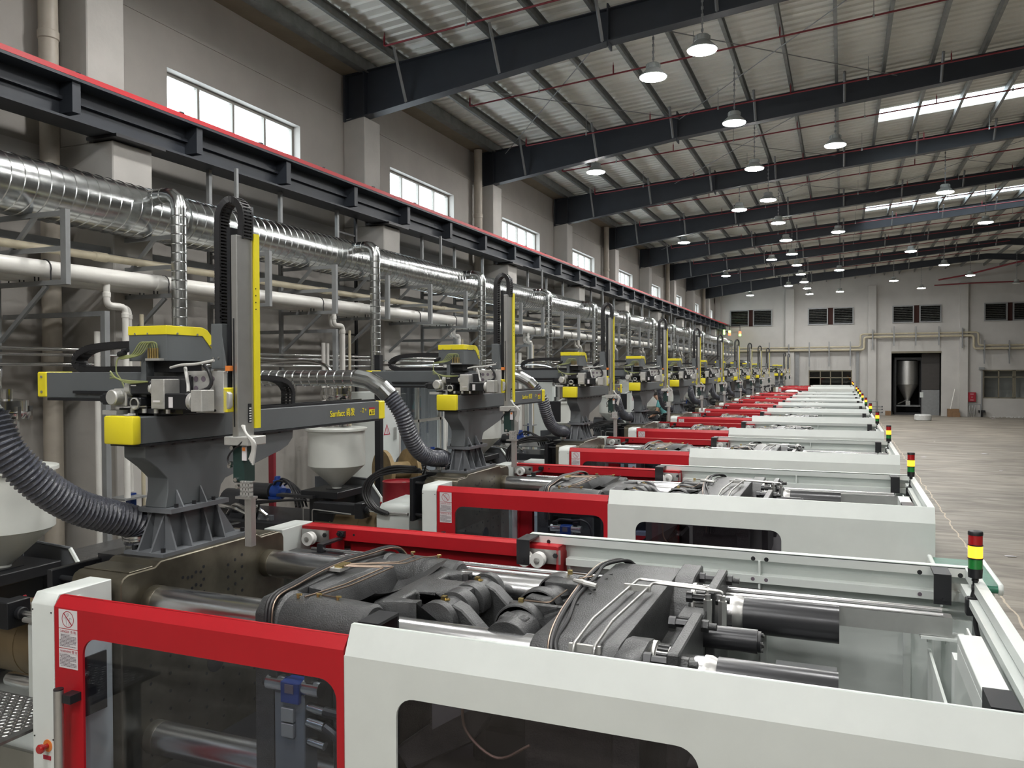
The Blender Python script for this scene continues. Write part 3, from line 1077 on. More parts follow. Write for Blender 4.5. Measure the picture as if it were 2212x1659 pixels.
# ------------------------------------------------------------------ injection moulding machine (first one; the rest are copies)
YN, YF, YC = 2.765, 4.875, 3.82
mc = thing('moulding_machine', 'x', 'machine', (-2.2, YC, FZ), 'row of red and white moulding machines')

# bed
mb = MB()
mb.box(-3.70, 0.62, 3.02, 4.62, FZ + 0.02, -2.25)
mb.box(-6.9, -3.70, 3.15, 4.50, FZ + 0.02, -2.15)
bed = mb.build('machine_bed', 'white', mc, bev=0.01)
MB().box(-3.5, 0.55, 3.1, 4.54, -2.25, -2.20).build('drip_tray', 'black', bed)

# end posts
for nm_y in ((YN, 3.105, 1), (4.50, YF, -1)):
    y0, y1, s = nm_y
    yo = y0 if s > 0 else y1
    yi = y1 if s > 0 else y0
    poly = [(yo, FZ + 0.02), (yo, -1.143), (yo + s * 0.030, -1.092), (yi, -1.092), (yi, -1.25 if s < 0 else FZ + 0.02)]
    if s < 0:
        poly += [(4.66, -1.25), (4.66, FZ + 0.02)]
    po = MB().prism(poly, 0, -3.706, -3.552).build('end_post', 'white', mc, bev=0.003)
    if s > 0:
        for (x, z) in ((-3.694, -1.172), (-3.566, -1.176), (-3.692, -1.80), (-3.562, -1.80)):
            MB().cyl((x, yo - 0.003, z), (x, yo + 0.001, z), 0.004, n=10).build('screw', 'black', po)
        MB().cyl((-3.548, 2.905, -1.155), (-3.552, 2.905, -1.155), 0.03, n=16).build('roller_boss', 'nylon', po)
        es = MB().cyl((-3.601, yo - 0.003, -1.835), (-3.601, yo, -1.835), 0.030, n=24).build('stop_button_ring', 'orange', po)
        MB().lathe((-3.601, yo, -1.835), [(0.012, -0.001), (0.012, -0.03), (0.021, -0.031), (0.023, -0.045), (0.018, -0.052), (0.004, -0.053)], 18, ax=1).build('stop_button', 'lensred', po)
        MB().box(-3.632, -3.580, yo - 0.003, yo, -1.905, -1.885).build('name_plate', 'inkred', po)
        MB().box(-3.552, -3.542, 2.88, 3.06, -1.75, -1.45).cyl((-3.55, 2.9, -1.5), (-3.50, 2.9, -1.52), 0.02, n=8).build('mould_connector', 'black', po)


def guard(x0, x1, zt, win, name, m, yo, s, glassm, rad=0.06, lip=0.0, zlow=-2.42):
    """sheet-metal guard: vertical face with a rounded window, a chamfer and a flat top edge"""
    zc = zt - 0.115 if m == 'white' else -1.143
    dep = 0.05 if m == 'white' else 0.035
    t_ = 0.012
    mb = MB()
    if win:
        mb.holed((x0, x1, zlow, zc), rrect(win[0], win[1], win[2], win[3], rad, 6), 1, yo, yo + s * t_)
    else:
        mb.box(x0, x1, min(yo, yo + s * t_), max(yo, yo + s * t_), zlow, zc)
    mb.prism([(yo, zc), (yo + s * dep, zt), (yo + s * (dep + 0.012), zt), (yo + s * (dep + 0.012), zt - 0.012), (yo + s * t_, zc)], 0, x0, x1)
    mb.box(x0, x1, min(yo + s * dep, yo + s * (dep + 0.022)), max(yo + s * dep, yo + s * (dep + 0.022)), zt - 0.012, zt)
    mb.box(x0, x0 + 0.012, min(yo + s * t_, yo + s * 0.07), max(yo + s * t_, yo + s * 0.07), zlow, zc)
    mb.box(x1 - 0.012, x1, min(yo + s * t_, yo + s * 0.07), max(yo + s * t_, yo + s * 0.07), zlow, zc)
    g = mb.build(name, m, mc, ang=25)
    if win:
        MB().box(win[0] - 0.02, win[1] + 0.02, min(yo + s * t_, yo + s * (t_ + 0.005)), max(yo + s * t_, yo + s * (t_ + 0.005)), win[2] - 0.02, win[3] + 0.02).build('window_pane', glassm, g)
    return g


RW = (-3.358, -1.917, -2.26, -1.273)
WW = (-1.636, -0.448, -2.20, -1.297)
door = guard(-3.545, -1.882, -1.096, RW, 'safety_door', 'red', YN, 1, 'glass', 0.085)
door2 = guard(-3.545, -1.62, -1.096, RW, 'safety_door', 'red', YF, -1, 'glass', 0.085)
gn = guard(-1.876, 0.648, -1.048, WW, 'rear_guard', 'white', YN, 1, 'smoke', 0.08)
gf = guard(-1.85, 0.648, -1.048, WW, 'rear_guard', 'white', YF, -1, 'smoke', 0.08)
MB().box(-1.885, -1.868, YN + 0.004, YN + 0.06, -2.42, -1.165).build('panel_edge', 'white', gn)
low = MB().box(-3.70, 0.64, YN + 0.02, YN + 0.05, FZ + 0.02, -2.43).box(-3.70, 0.64, YF - 0.05, YF - 0.02, FZ + 0.02, -2.43).build('lower_panel', 'white', mc)
# end guard across the clamp end
mb = MB()
mb.box(0.636, 0.648, YN + 0.07, YF - 0.07, -2.42, -1.06).box(0.60, 0.648, YN + 0.07, YF - 0.07, -1.06, -1.048)
mb.box(0.60, 0.606, YN + 0.07, YF - 0.07, -1.10, -1.06).box(0.585, 0.636, YN + 0.10, YF - 0.10, -1.135, -1.125).box(0.575, 0.585, YN + 0.10, YF - 0.10, -1.16, -1.125)
eg = mb.build('end_guard', 'white', mc)
# inner faces of the far guards: top return flange, recess and stiffening channel
mb = MB()
mb.box(-1.85, 0.636, 4.800, 4.812, -1.100, -1.048).box(-1.85, 0.636, 4.80, 4.86, -1.054, -1.048)
mb.box(-1.60, 0.636, 4.855, 4.862, -1.245, -1.10)
mb.box(-1.60, 0.60, 4.79, 4.862, -1.192, -1.182).box(-1.60, 0.60, 4.784, 4.79, -1.225, -1.182).box(-1.60, 0.60, 4.79, 4.80, -1.28, -1.27)
for x in (-0.437, 0.49):
    mb.box(x - 0.006, x + 0.006, 4.79, 4.862, -1.26, -1.10)
ff = mb.build('far_flange', 'white', gf)
for x in (-1.72, -0.472, -0.399, 0.386, 0.578):
    MB().cyl((x, 4.799, -1.089), (x, 4.8005, -1.089), 0.0125, n=14).build('flange_hole', 'black', ff)
for x in (-0.472, -0.399, 0.386):
    MB().cyl((x, 4.783, -1.203), (x, 4.7845, -1.203), 0.011, n=14).build('flange_hole', 'inkdark', ff)
MB().box(-1.85, 0.62, 4.70, 4.72, -2.42, -1.30).build('inner_sheet', 'white', gf)
mb = MB()
for x in (-0.42, 0.30, 0.44):
    mb.box(x, x + 0.035, 4.66, 4.70, -2.3, -1.36)
mb.build('sheet_rib', 'white', gf)
# red door rail seen from inside
mb = MB()
mb.box(-3.545, -1.62, 4.712, 4.722, -1.178, -1.098).box(-3.545, -1.62, 4.712, 4.84, -1.104, -1.098)
mb.box(-3.30, -3.20, 4.712, 4.722, -1.30, -1.178).box(-1.635, -1.62, 4.70, 4.84, -1.32, -1.098)
rr_ = mb.build('door_rail', 'red', door2)
MB().box(-3.20, -1.63, 4.80, 4.81, -1.40, -1.15).build('inner_sheet', 'red', door2)
MB().cyl((-3.115, 4.711, -1.135), (-3.115, 4.713, -1.135), 0.0085, n=12).build('rail_hole', 'black', door2)
for (cx_, d0) in ((-3.44, 0.0), (-1.735, 0.0)):
    MB().box(cx_ - 0.10, cx_ + 0.125, 4.700, 4.710, -1.205, -1.118).build('roller_plate', 'brushed', door2)
    for dx_ in ((0.0,) if cx_ < -3 else (0.0, -0.085)):
        MB().lathe((cx_ + dx_, 4.625, -1.172), [(0.016, -0.004), (0.046, -0.002), (0.046, 0.012), (0.038, 0.017), (0.038, 0.030), (0.046, 0.035), (0.046, 0.050), (0.016, 0.052)], 24, ax=1).build('door_roller', 'nylon', door2)
    MB().lathe((cx_, 4.612, -1.172), [(0.006, 0), (0.018, 0.002), (0.018, 0.10)], 12, ax=1).build('roller_pin', 'brushed', door2)
    MB().cyl((cx_ + 0.095, 4.690, -1.150), (cx_ + 0.095, 4.702, -1.150), 0.016, n=6).build('roller_bolt', 'black', door2)
MB().box(-3.235, -3.18, 4.69, 4.712, -1.150, -1.112).cyl((-3.225, 4.68, -1.13), (-3.225, 4.69, -1.13), 0.012, n=10).cyl((-3.195, 4.68, -1.13), (-3.195, 4.69, -1.13), 0.012, n=10).build('stop_block', 'black', door2)
MB().box(-3.24, -3.19, 4.46, 4.69, -1.168, -1.155).box(-3.24, -3.19, 4.46, 4.49, -1.21, -1.168).build('stop_arm', 'black', door2)
# black brackets over the seam between door and guard
for (x0, x1, y0, y1) in ((-1.868, -1.783, 4.62, 4.80), (-1.875, -1.775, 2.86, 3.03), (0.437, 0.517, 4.62, 4.80), (0.43, 0.515, 2.86, 3.03)):
    mb = MB()
    sgn = y0 > 3.8
    mb.box(x0, x1, y0, y1, -1.062, -1.050)
    if sgn:
        mb.box(x0, x1, y0, y0 + 0.012, -1.205, -1.062)
        mb.cyl((x0 + 0.045, y0 - 0.006, -1.180), (x0 + 0.045, y0, -1.180), 0.008, n=10)
    else:
        mb.box(x0, x1, y1 - 0.012, y1, -1.205, -1.062).box(x0, x0 + 0.01, y0, y1, -1.12, -1.062)
    mb.build('seam_bracket', 'black', mc)

# stickers on the near door
stk = [(-1.241, -1.150), (-1.337, -1.245), (-1.434, -1.341)]
for q, (z0, z1) in enumerate(stk):
    s_ = MB().box(-3.514, -3.390, YN - 0.0015, YN - 0.0002, z0, z1).build('warning_sticker', 'paper', door)
    s_['label'] = ['sticker with a crossed-out figure in a red ring', 'DANGER sticker with small print', 'WARNING sticker with small print'][q]
    yy = YN - 0.0022
    if q == 0:
        cx_, cz_ = -3.452, (z0 + z1) / 2
        pr = []
        mb = MB()
        n = 36
        for i in range(n):
            a_ = 2 * math.pi * i / n
            mb.v += [(cx_ + 0.040 * math.cos(a_), yy, cz_ + 0.040 * math.sin(a_)), (cx_ + 0.0365 * math.cos(a_), yy, cz_ + 0.0365 * math.sin(a_))]
        for i in range(n):
            j = (i + 1) % n
            mb.f.append((2 * i, 2 * j, 2 * j + 1, 2 * i + 1))
        c_, s2 = math.cos(R(-45)), math.sin(R(-45))
        for (u, w) in ((1, 1),):
            mb.add([(cx_ - 0.038 * c_ - 0.002, yy, cz_ - 0.038 * s2 - 0.002), (cx_ + 0.038 * c_ - 0.002, yy, cz_ + 0.038 * s2 - 0.002),
                    (cx_ + 0.038 * c_ + 0.002, yy, cz_ + 0.038 * s2 + 0.002), (cx_ - 0.038 * c_ + 0.002, yy, cz_ - 0.038 * s2 + 0.002)], [(0, 1, 2, 3)])
        mb.build('ban_ring', 'inkred', s_ if False else door)
        fig = MB()
        fig.tube([(cx_ - 0.006, yy, cz_ + 0.022), (cx_ - 0.005, yy, cz_ + 0.028), (cx_ + 0.005, yy, cz_ + 0.028), (cx_ + 0.006, yy, cz_ + 0.022), (cx_, yy, cz_ + 0.014), (cx_ - 0.006, yy, cz_ + 0.022)], 0.0007, 4)
        fig.tube([(cx_ - 0.026, yy, cz_ + 0.004), (cx_ - 0.012, yy, cz_ + 0.008), (cx_ - 0.01, yy, cz_ - 0.012), (cx_ - 0.006, yy, cz_ - 0.03)], 0.0007, 4)
        fig.tube([(cx_ + 0.026, yy, cz_ + 0.004), (cx_ + 0.012, yy, cz_ + 0.008), (cx_ + 0.01, yy, cz_ - 0.012), (cx_ + 0.006, yy, cz_ - 0.03)], 0.0007, 4)
        fig.build('figure_outline', 'inkdark', door)
    else:
        mx_ = Matrix.Translation((-3.506, yy, z1 - 0.016)) @ Matrix.Rotation(R(90), 4, 'X')
        text_mesh('sticker_heading', 'DANGER  危 险' if q == 1 else 'WARNING 警 告', 0.0155, 'inkred', door, mx_, 0.0001)
        mb = MB()
        mb.box(-3.510, -3.394, yy - 0.0001, yy, z1 - 0.0215, z1 - 0.021)
        rnd = random.Random(q)
        z = z1 - 0.029
        while z > z0 + 0.006:
            x = -3.508 + (0.008 if rnd.random() < 0.3 else 0)
            xe = -3.397 if rnd.random() < 0.75 else -3.44
            while x < xe:
                w = rnd.uniform(0.004, 0.014)
                mb.box(x, min(x + w, xe), yy - 0.0001, yy, z, z + 0.0032)
                x += w + 0.0022
            z -= 0.0068
        mb.build('small_print', 'inkdark', door)
# handle
MB().cyl((-3.447, 2.705, -1.515), (-3.447, 2.705, -2.2), 0.0225, n=20).build('door_handle', 'brushed', door)
MB().cyl((-3.447, 2.705, -1.509), (-3.447, 2.705, -1.515), 0.0225, n=20).box(-3.43, -3.37, 2.705, 2.765, -1.575, -1.535).box(-3.43, -3.37, 2.705, 2.765, -2.16, -2.12).build('handle_bracket', 'black', door)

# fixed platen, as a block with rounded upper corners, tapped holes and a raised pad
mb = MB()
pl = [(3.13, -2.28), (3.13, -1.13), (3.145, -1.10), (3.18, -1.085), (3.36, -1.085), (3.40, -1.06), (4.20, -1.06), (4.24, -1.085), (4.42, -1.085), (4.455, -1.10), (4.47, -1.13), (4.47, -2.28)]
mb.prism(pl, 0, -3.88, -3.515)
pa = mb.build('fixed_platen', 'ironplate', mc, bev=0.006)
hol = MB()
for (y, z) in [(3.56 + 0.07 * i, -1.19 - 0.012 * (i % 2)) for i in range(3)] + [(3.56 + 0.07 * i, -1.27) for i in range(3)]:
    hol.cyl((-3.516, y, z), (-3.5135, y, z), 0.010, n=10)
for c0 in (3.60, 3.93):
    for i in range(3):
        for j in range(5):
            hol.cyl((-3.516, c0 + 0.062 * i, -1.20 - 0.075 * j + 0.018 * i), (-3.5135, c0 + 0.062 * i, -1.20 - 0.075 * j + 0.018 * i), 0.010, n=10)
for i in range(8):
    for j in range(6):
        hol.cyl((-3.516, 3.32 + 0.14 * i, -1.62 - 0.10 * j + 0.01 * (i % 2)), (-3.5135, 3.32 + 0.14 * i, -1.62 - 0.10 * j + 0.01 * (i % 2)), 0.010, n=8)
h_ = hol.build('tapped_holes', 'black', pa, kind='stuff')
MB().cyl((-3.516, 3.82, -1.75), (-3.5135, 3.82, -1.75), 0.075, n=28).build('sprue_opening', 'black', pa)
for y0 in (3.20, 4.24):
    MB().box(-3.87, -3.53, y0, y0 + 0.16, -1.085, -1.078).build('machined_pad', 'ironplate', pa, bev=0.003)

# rods tying the platen to the injection side
MB().box(-4.03, -3.99, 4.22, 4.6, -1.52, -1.085).build('thrust_plate', 'black', mc, bev=0.004)
tp = MB().box(-4.03, -3.99, 3.10, 3.44, -1.52, -1.085).build('thrust_plate', 'black', mc, bev=0.004)
for (y, z) in ((3.16, -1.14), (3.39, -1.12), (3.16, -1.46), (3.39, -1.46), (4.28, -1.15), (4.5, -1.15)):
    MB().cyl((-4.05, y, z), (-3.88, y, z), 0.016, n=12).build('thrust_rod', 'black', tp)
MB().box(-4.12, -3.88, 3.30, 4.42, -1.55, -1.14).build('cylinder_block', 'black', mc, bev=0.02)

# tie bars
for (y, z) in ((3.345, -1.270), (4.30, -1.270), (3.345, -2.02), (4.30, -2.02)):
    tb = MB().cyl((-3.52, y, z), (-0.50, y, z), 0.088, n=36).build('tie_bar', 'steel', mc)
    MB().lathe((-3.515, y, z), [(0.089, 0.0), (0.0895, 0.001), (0.0895, 0.055), (0.088, 0.058)], 36, ax=0).build('tie_bar_collar', 'ironplate', tb)
    MB().lathe((-0.52, y, z), [(0.05, 0), (0.094, 0.002), (0.094, 0.03), (0.080, 0.06), (0.080, 0.062)], 30, ax=0).build('tie_bar_flange', 'brushed', tb)
    MB().cyl((-0.465, y, z), (-0.01, y, z), 0.0925, n=36).build('tie_bar_cover', 'iron2', tb)

# moving platen with bushings, valley webs and the toggle clevises
def platez(x, y):
    return -1.14


mv = None
for (y, s) in ((3.345, 1), (4.30, -1)):
    mb = MB().lathe((-2.67, y, -1.27), [(0.12, 0.0), (0.145, 0.01), (0.15, 0.03), (0.15, 0.08), (0.138, 0.10), (0.142, 0.14), (0.140, 0.40), (0.132, 0.56), (0.118, 0.575), (0.095, 0.578)], 32, ax=0)
    if mv is None:
        mv = mb.build('moving_platen', 'iron', mc, ang=30)
    else:
        mb.build('tie_bar_bushing', 'iron', mv, ang=30)
mb = MB()
pl = [(3.20, -2.25), (3.20, -1.20), (3.26, -1.135), (3.46, -1.125), (3.60, -1.118), (4.04, -1.118), (4.20, -1.125), (4.38, -1.135), (4.45, -1.20), (4.45, -2.25)]
mb.prism(pl, 0, -2.70, -2.585)
mb.build('platen_face', 'iron', mv, bev=0.012, segs=2)
mb = MB()
# sloped rib behind the face
mb.prism([(-2.585, -1.128), (-2.50, -1.134), (-2.44, -1.26), (-2.44, -2.2), (-2.585, -2.2)], 1, 3.48, 4.17)
mb.build('face_rib', 'iron', mv, bev=0.006)
# dished web between bushings
mb = MB()
nx, ny = 10, 18
for i in range(nx + 1):
    for j in range(ny + 1):
        x = -2.44 + 0.30 * i / nx
        y = 3.42 + 0.81 * j / ny
        u = (x + 2.44) / 0.30
        w = abs(y - 3.825) / 0.405
        z = -1.255 + 0.105 * u ** 1.6 + 0.045 * w ** 3 - 0.055 * math.exp(-((w - 0.55) / 0.25) ** 2) * (1 - u) - 0.02 * math.exp(-(w / 0.2) ** 2)
        mb.v.append((x, y, z))
for i in range(nx):
    for j in range(ny):
        a_ = i * (ny + 1) + j
        mb.f.append((a_, a_ + 1, a_ + ny + 2, a_ + ny + 1))
mb.build('dished_web', 'iron', mv, ang=60)
mb = MB()
out = [(-2.17, 3.44), (-1.98, 3.50), (-1.98, 3.55), (-2.06, 3.56), (-2.06, 3.70), (-1.86, 3.70), (-1.80, 3.72), (-1.80, 3.94), (-1.86, 3.96), (-2.06, 3.96), (-2.06, 4.08), (-1.98, 4.09), (-1.98, 4.14), (-2.17, 4.21)]
mb.prism(out, 2, -1.30, -1.150)
mb.build('platen_bridge', 'iron', mv, bev=0.018, segs=2)
mb = MB()
mb.prism([(-2.16, 3.28), (-2.14, 3.44), (-2.14, 4.20), (-2.16, 4.38), (-2.30, 4.38), (-2.30, 3.28)], 2, -2.25, -1.30)
mb.build('platen_body', 'iron', mv, bev=0.01)


def eye(mb, x, z, y0, y1, r, arm=None):
    """lug: rounded top plate in the x-z plane, y0..y1"""
    pts = []
    for i in range(0, 19):
        a_ = R(200 - i * 220 / 18)
        pts.append((x + r * math.cos(a_), z + r * math.sin(a_)))
    if arm:
        pts += arm
    mb.prism(pts, 1, y0, y1)


mb = MB()
for (y0, y1) in ((3.50, 3.555), (3.70, 3.80), (3.86, 3.96), (4.10, 4.155)):
    eye(mb, -1.85, -1.245, y0, y1, 0.105, [(-2.10, -1.36), (-2.14, -1.30), (-2.10, -1.165), (-1.95, -1.152)])
mb.build('clevis_lug', 'iron', mv, bev=0.012, segs=2)
for (y0, y1) in ((3.56, 3.70), (3.96, 4.10)):
    mb = MB()
    mb.cyl((-1.85, y0, -1.245), (-1.85, y1, -1.245), 0.088, n=28)
    # link bar sloping down towards the crosshead
    mb.prism([(-1.80, -1.165), (-1.74, -1.19), (-1.52, -1.40), (-1.44, -1.56), (-1.56, -1.62), (-1.86, -1.33)], 1, y0 + 0.02, y1 - 0.02)
    tl = mb.build('toggle_link', 'iron', mc, bev=0.008)
    MB().box(-1.862, -1.838, y0 + 0.03, y0 + 0.06, -1.158, -1.135).cyl((-1.85, y0 + 0.045, -1.16), (-1.82, y0 + 0.045, -1.15), 0.006, n=8).build('grease_nipple', 'brass', tl)
    MB().lathe((-1.85, y0 + 0.002, -1.245), [(0.012, -0.012), (0.014, -0.01), (0.075, -0.008), (0.078, 0.0)], 24, ax=1).build('pin_cap', 'black', tl)
MB().cyl((-1.56, 3.60, -1.44), (-1.56, 4.06, -1.44), 0.02, n=12).build('toggle_crossbar', 'iron', mc)
MB().box(-1.70, -1.40, 3.60, 4.06, -1.95, -1.55).build('crosshead', 'iron', mc, bev=0.02)
for (y0, y1) in ((3.40, 3.48), (3.74, 3.92), (4.18, 4.26)):
    mb = MB()
    mb.prism([(-1.46, -1.13), (-1.34, -1.14), (-1.30, -1.30), (-1.60, -1.75), (-1.95, -1.95), (-2.02, -1.85), (-1.70, -1.60)], 1, y0, y1)
    mb.build('main_link', 'iron', mc, bev=0.01)

# rear (tailstock) platen: arched top, yoke lugs and big pins
mb = MB()
pl = []
for i in range(7):
    a_ = R(180 - 90 * i / 6)
    pl.append((3.17 + 0.13 * math.cos(a_), -1.235 + 0.13 * math.sin(a_)))
for i in range(7):
    a_ = R(90 - 90 * i / 6)
    pl.append((4.47 + 0.13 * math.cos(a_), -1.235 + 0.13 * math.sin(a_)))
pl += [(4.60, -2.25), (3.04, -2.25)]
mb.prism(pl, 0, -1.20, -0.82)
rp = mb.build('tail_platen', 'iron', mc, bev=0.02, segs=2)
mb = MB()
mb.prism([(3.03, -2.2), (3.03, -1.16), (3.06, -1.125), (3.24, -1.112), (3.34, -1.13), (3.44, -1.20), (3.50, -1.34), (4.10, -1.34), (4.16, -1.20), (4.26, -1.13), (4.34, -1.105), (4.58, -1.10), (4.60, -1.16), (4.60, -2.2)], 0, -0.83, -0.72)
mb.build('platen_flange', 'iron', rp, bev=0.008)
mb = MB()
for (y0, y1) in ((3.52, 3.60), (3.70, 3.72), (3.80, 3.88), (4.10, 4.20)):
    if y1 - y0 < 0.05:
        continue
    eye(mb, -1.42, -1.235, y0, y1, 0.125, [(-1.15, -1.30), (-1.15, -1.112)])
mb.box(-1.50, -1.15, 3.60, 3.64, -1.30, -1.125).box(-1.46, -1.15, 4.0, 4.12, -1.20, -1.12)
mb.build('yoke_lug', 'iron', rp, bev=0.010, segs=2)
for (y0, y1) in ((3.33, 3.52), (3.90, 4.09)):
    pn = MB().cyl((-1.40, y0, -1.245), (-1.40, y1, -1.245), 0.112, n=36).build('link_pin', 'iron', mc, bev=0.003)
    MB().prism([(-1.50, -1.245), (-1.295, -1.305), (-1.285, -1.268), (-1.495, -1.205)], 1, y0 - 0.010, y0).build('pin_keeper', 'black', pn)
    for q in (0, 1, 2):
        xx, zz = -1.455 + 0.055 * q, -1.238 - 0.016 * q
        MB().cyl((xx, y0 - 0.022, zz), (xx, y0 - 0.010, zz), 0.012, n=12).build('keeper_bolt', 'black', pn)

# mould-height adjusting gear at the tail end
for (yg, far) in ((3.30, 0), (4.28, 1)):
    g = MB()
    N = 22
    pts = []
    for i in range(N):
        for (da, rr) in ((0.0, 0.085), (0.35, 0.085), (0.5, 0.098), (0.85, 0.098)):
            a_ = 2 * math.pi * (i + da) / N
            pts.append((yg + rr * math.cos(a_), -1.235 + rr * math.sin(a_)))
    g.prism(pts, 0, -0.700, -0.655)
    gg = g.build('adjusting_gear', 'iron', mc)
    MB().cyl((-0.72, yg, -1.235), (-0.64, yg, -1.235), 0.090, n=28).build('gear_hub', 'brushed', gg)
    MB().cyl((-0.725, yg, -1.235), (-0.706, yg, -1.235), 0.108, n=28).build('worn_ring', 'castalu', gg)
for (y0, y1) in ((3.08, 3.66), (4.02, 4.50)):
    pb = MB().prism([(y0, -1.095), (y1, -1.095), (y1, -1.60), (y0, -1.60)], 0, -0.625, -0.575).build('gear_plate', 'iron', mc, bev=0.006)
    for yb_ in (y0 + 0.04, y1 - 0.04):
        MB().cyl((-0.575, yb_, -1.14), (-0.545, yb_, -1.14), 0.028, n=6).cyl((-0.545, yb_, -1.14), (-0.51, yb_, -1.14), 0.016, n=12).build('gear_plate_nut', 'iron', pb)
        MB().cyl((-0.72, yb_, -1.14), (-0.69, yb_, -1.14), 0.028, n=6).cyl((-0.69, yb_, -1.14), (-0.625, yb_, -1.14), 0.018, n=6).build('spacer_bolt', 'iron2', pb)
MB().box(-0.72, -0.60, 3.80, 3.98, -1.215, -1.165).build('gear_box', 'iron', mc, bev=0.006)
hm = MB().cyl((-0.60, 3.72, -1.215), (-0.345, 3.72, -1.215), 0.052, n=28).build('hydraulic_motor', 'iron2', mc)
MB().cyl((-0.345, 3.72, -1.215), (-0.33, 3.72, -1.215), 0.046, n=28).build('motor_cap', 'black', hm)
for q in range(5):
    a_ = 2 * math.pi * q / 5 + 0.5
    MB().cyl((-0.33, 3.72 + 0.037 * math.cos(a_), -1.215 + 0.037 * math.sin(a_)), (-0.32, 3.72 + 0.037 * math.cos(a_), -1.215 + 0.037 * math.sin(a_)), 0.008, n=8).build('cap_screw', 'iron', hm)
for (x, y) in ((-0.60, 3.955), (-0.53, 3.955)):
    MB().cyl((x, y, -1.235), (x, y, -1.115), 0.022, n=6).cyl((x, y, -1.115), (x, y, -1.09), 0.014, n=10).build('hydraulic_fitting', 'brushed', hm)
MB().box(-0.56, -0.40, 3.45, 3.62, -1.42, -1.30).cyl((-0.48, 3.56, -1.33), (-0.42, 3.56, -1.33), 0.03, n=10).build('motor_base', 'black', hm)
# steel oil tubes over the tail platen, with two cross clamps
for (xa, xb, ye) in ((-0.985, -0.60, 3.955), (-0.945, -0.53, 3.955)):
    d_ = 0.045 if xa > -0.96 else 0
    mb = MB().tube(elbowpath([(xa + d_, 3.00, -1.32), (xa + d_, 3.03, -1.09), (xa + d_, 3.30, -1.065), (xa + 0.03 + d_, 4.02 - d_, -1.065), (xb, 4.02 - d_, -1.075), (xb, ye, -1.08)], 0.03), 0.0075, 8)
    mb.build('oil_tube', 'brushed', rp)
for (x, y, z) in ((-0.935, 3.05, -1.105), (-0.915, 3.86, -1.065)):
    MB().box(x - 0.075, x + 0.055, y, y + 0.016, z - 0.018, z + 0.012).build('tube_clamp', 'castalu', rp)
# black hoses tied across the platens
hz = [(-1.06, 2.99, -1.40), (-1.07, 3.02, -1.20), (-1.10, 3.10, -1.115), (-1.15, 3.35, -1.095), (-1.20, 3.70, -1.095), (-1.235, 4.05, -1.092), (-1.235, 4.32, -1.085), (-1.17, 4.47, -1.085), (-1.12, 4.56, -1.13)]
MB().tube(spline(hz, 5), 0.011, 8).tube(spline([(p[0] + 0.018 + 0.02 * (i % 2), p[1], p[2]) for i, p in enumerate(hz)], 5), 0.009, 8).build('control_hose', 'rubber', rp)
MB().tube(spline([(p[0] - 0.012, p[1], p[2] + 0.002) for p in hz], 5), 0.005, 6).build('grease_line', 'copper', rp)
hz2 = [(-2.60, 3.18, -1.42), (-2.615, 3.185, -1.22), (-2.625, 3.24, -1.125), (-2.635, 3.42, -1.105), (-2.65, 3.65, -1.090), (-2.66, 3.86, -1.088), (-2.64, 4.10, -1.095), (-2.62, 4.30, -1.098), (-2.60, 4.42, -1.125), (-2.59, 4.50, -1.20)]
MB().tube(spline(hz2, 5), 0.012, 8).tube(spline([(p[0] + 0.02, p[1], p[2] + 0.002 * (i % 2)) for i, p in enumerate(hz2)], 5), 0.010, 8).build('control_hose', 'rubber', mv)
MB().tube(spline([(p[0] + 0.034, p[1], p[2]) for p in hz2], 5), 0.0045, 6).build('grease_line', 'copper', mv)
MB().box(-2.63, -2.55, 3.72, 3.80, -1.108, -1.09).build('manifold_block', 'castalu', mv)
MB().box(-2.60, -2.55, 3.74, 3.83, -1.092, -1.078).build('brass_manifold', 'brass', mv)
for (dy, pts) in ((0, [(-2.55, 3.78, -1.083), (-2.30, 3.88, -1.09), (-2.37, 3.55, -1.12), (-2.42, 3.36, -1.125), (-2.30, 3.34, -1.122)]),
                  (1, [(-2.55, 3.76, -1.083), (-2.34, 3.84, -1.09), (-2.41, 3.55, -1.12), (-2.47, 3.30, -1.125)]),
                  (2, [(-2.55, 3.80, -1.083), (-2.28, 3.97, -1.09), (-2.32, 4.25, -1.12), (-2.25, 4.32, -1.122)]),
                  (3, [(-2.55, 3.82, -1.083), (-2.33, 3.98, -1.09), (-2.38, 4.25, -1.12), (-2.45, 4.33, -1.122)])):
    MB().tube(elbowpath(pts, 0.02), 0.0042, 6).build('grease_line', 'copper', mv)
for (x, y) in ((-2.30, 3.335), (-2.42, 3.34), (-2.51, 3.30), (-2.25, 4.31), (-2.44, 4.33)):
    MB().cyl((x, y, -1.135), (x, y, -1.115), 0.008, n=8).cyl((x - 0.008, y, -1.118), (x + 0.02, y, -1.115), 0.006, n=8).build('elbow_fitting', 'brass', mv)
for pts in ([(-1.02 - 0.33, 4.16, -1.105), (-1.20, 4.07, -1.085), (-1.26, 3.98, -1.082)], [(-1.40, 3.56, -1.098), (-1.26, 3.52, -1.085), (-1.25, 3.75, -1.082)]):
    MB().tube(elbowpath(pts, 0.03), 0.0042, 6).build('grease_line', 'copper', rp)
for (x, y) in ((-1.37, 4.17), (-1.42, 3.57)):
    MB().box(x - 0.012, x + 0.012, y - 0.008, y + 0.008, -1.115, -1.092).build('elbow_fitting', 'brass', rp)
MB().tube([(-1.27, 3.93, -1.080), (-1.215, 3.90, -1.078), (-1.15, 3.885, -1.08)], 0.013, 8, rf=lambda k: (0.010, 0.015, 0.010)[k]).cyl((-1.20, 3.875, -1.075), (-1.13, 3.86, -1.08), 0.014, n=8).build('hose_coupling', 'castalu', rp)

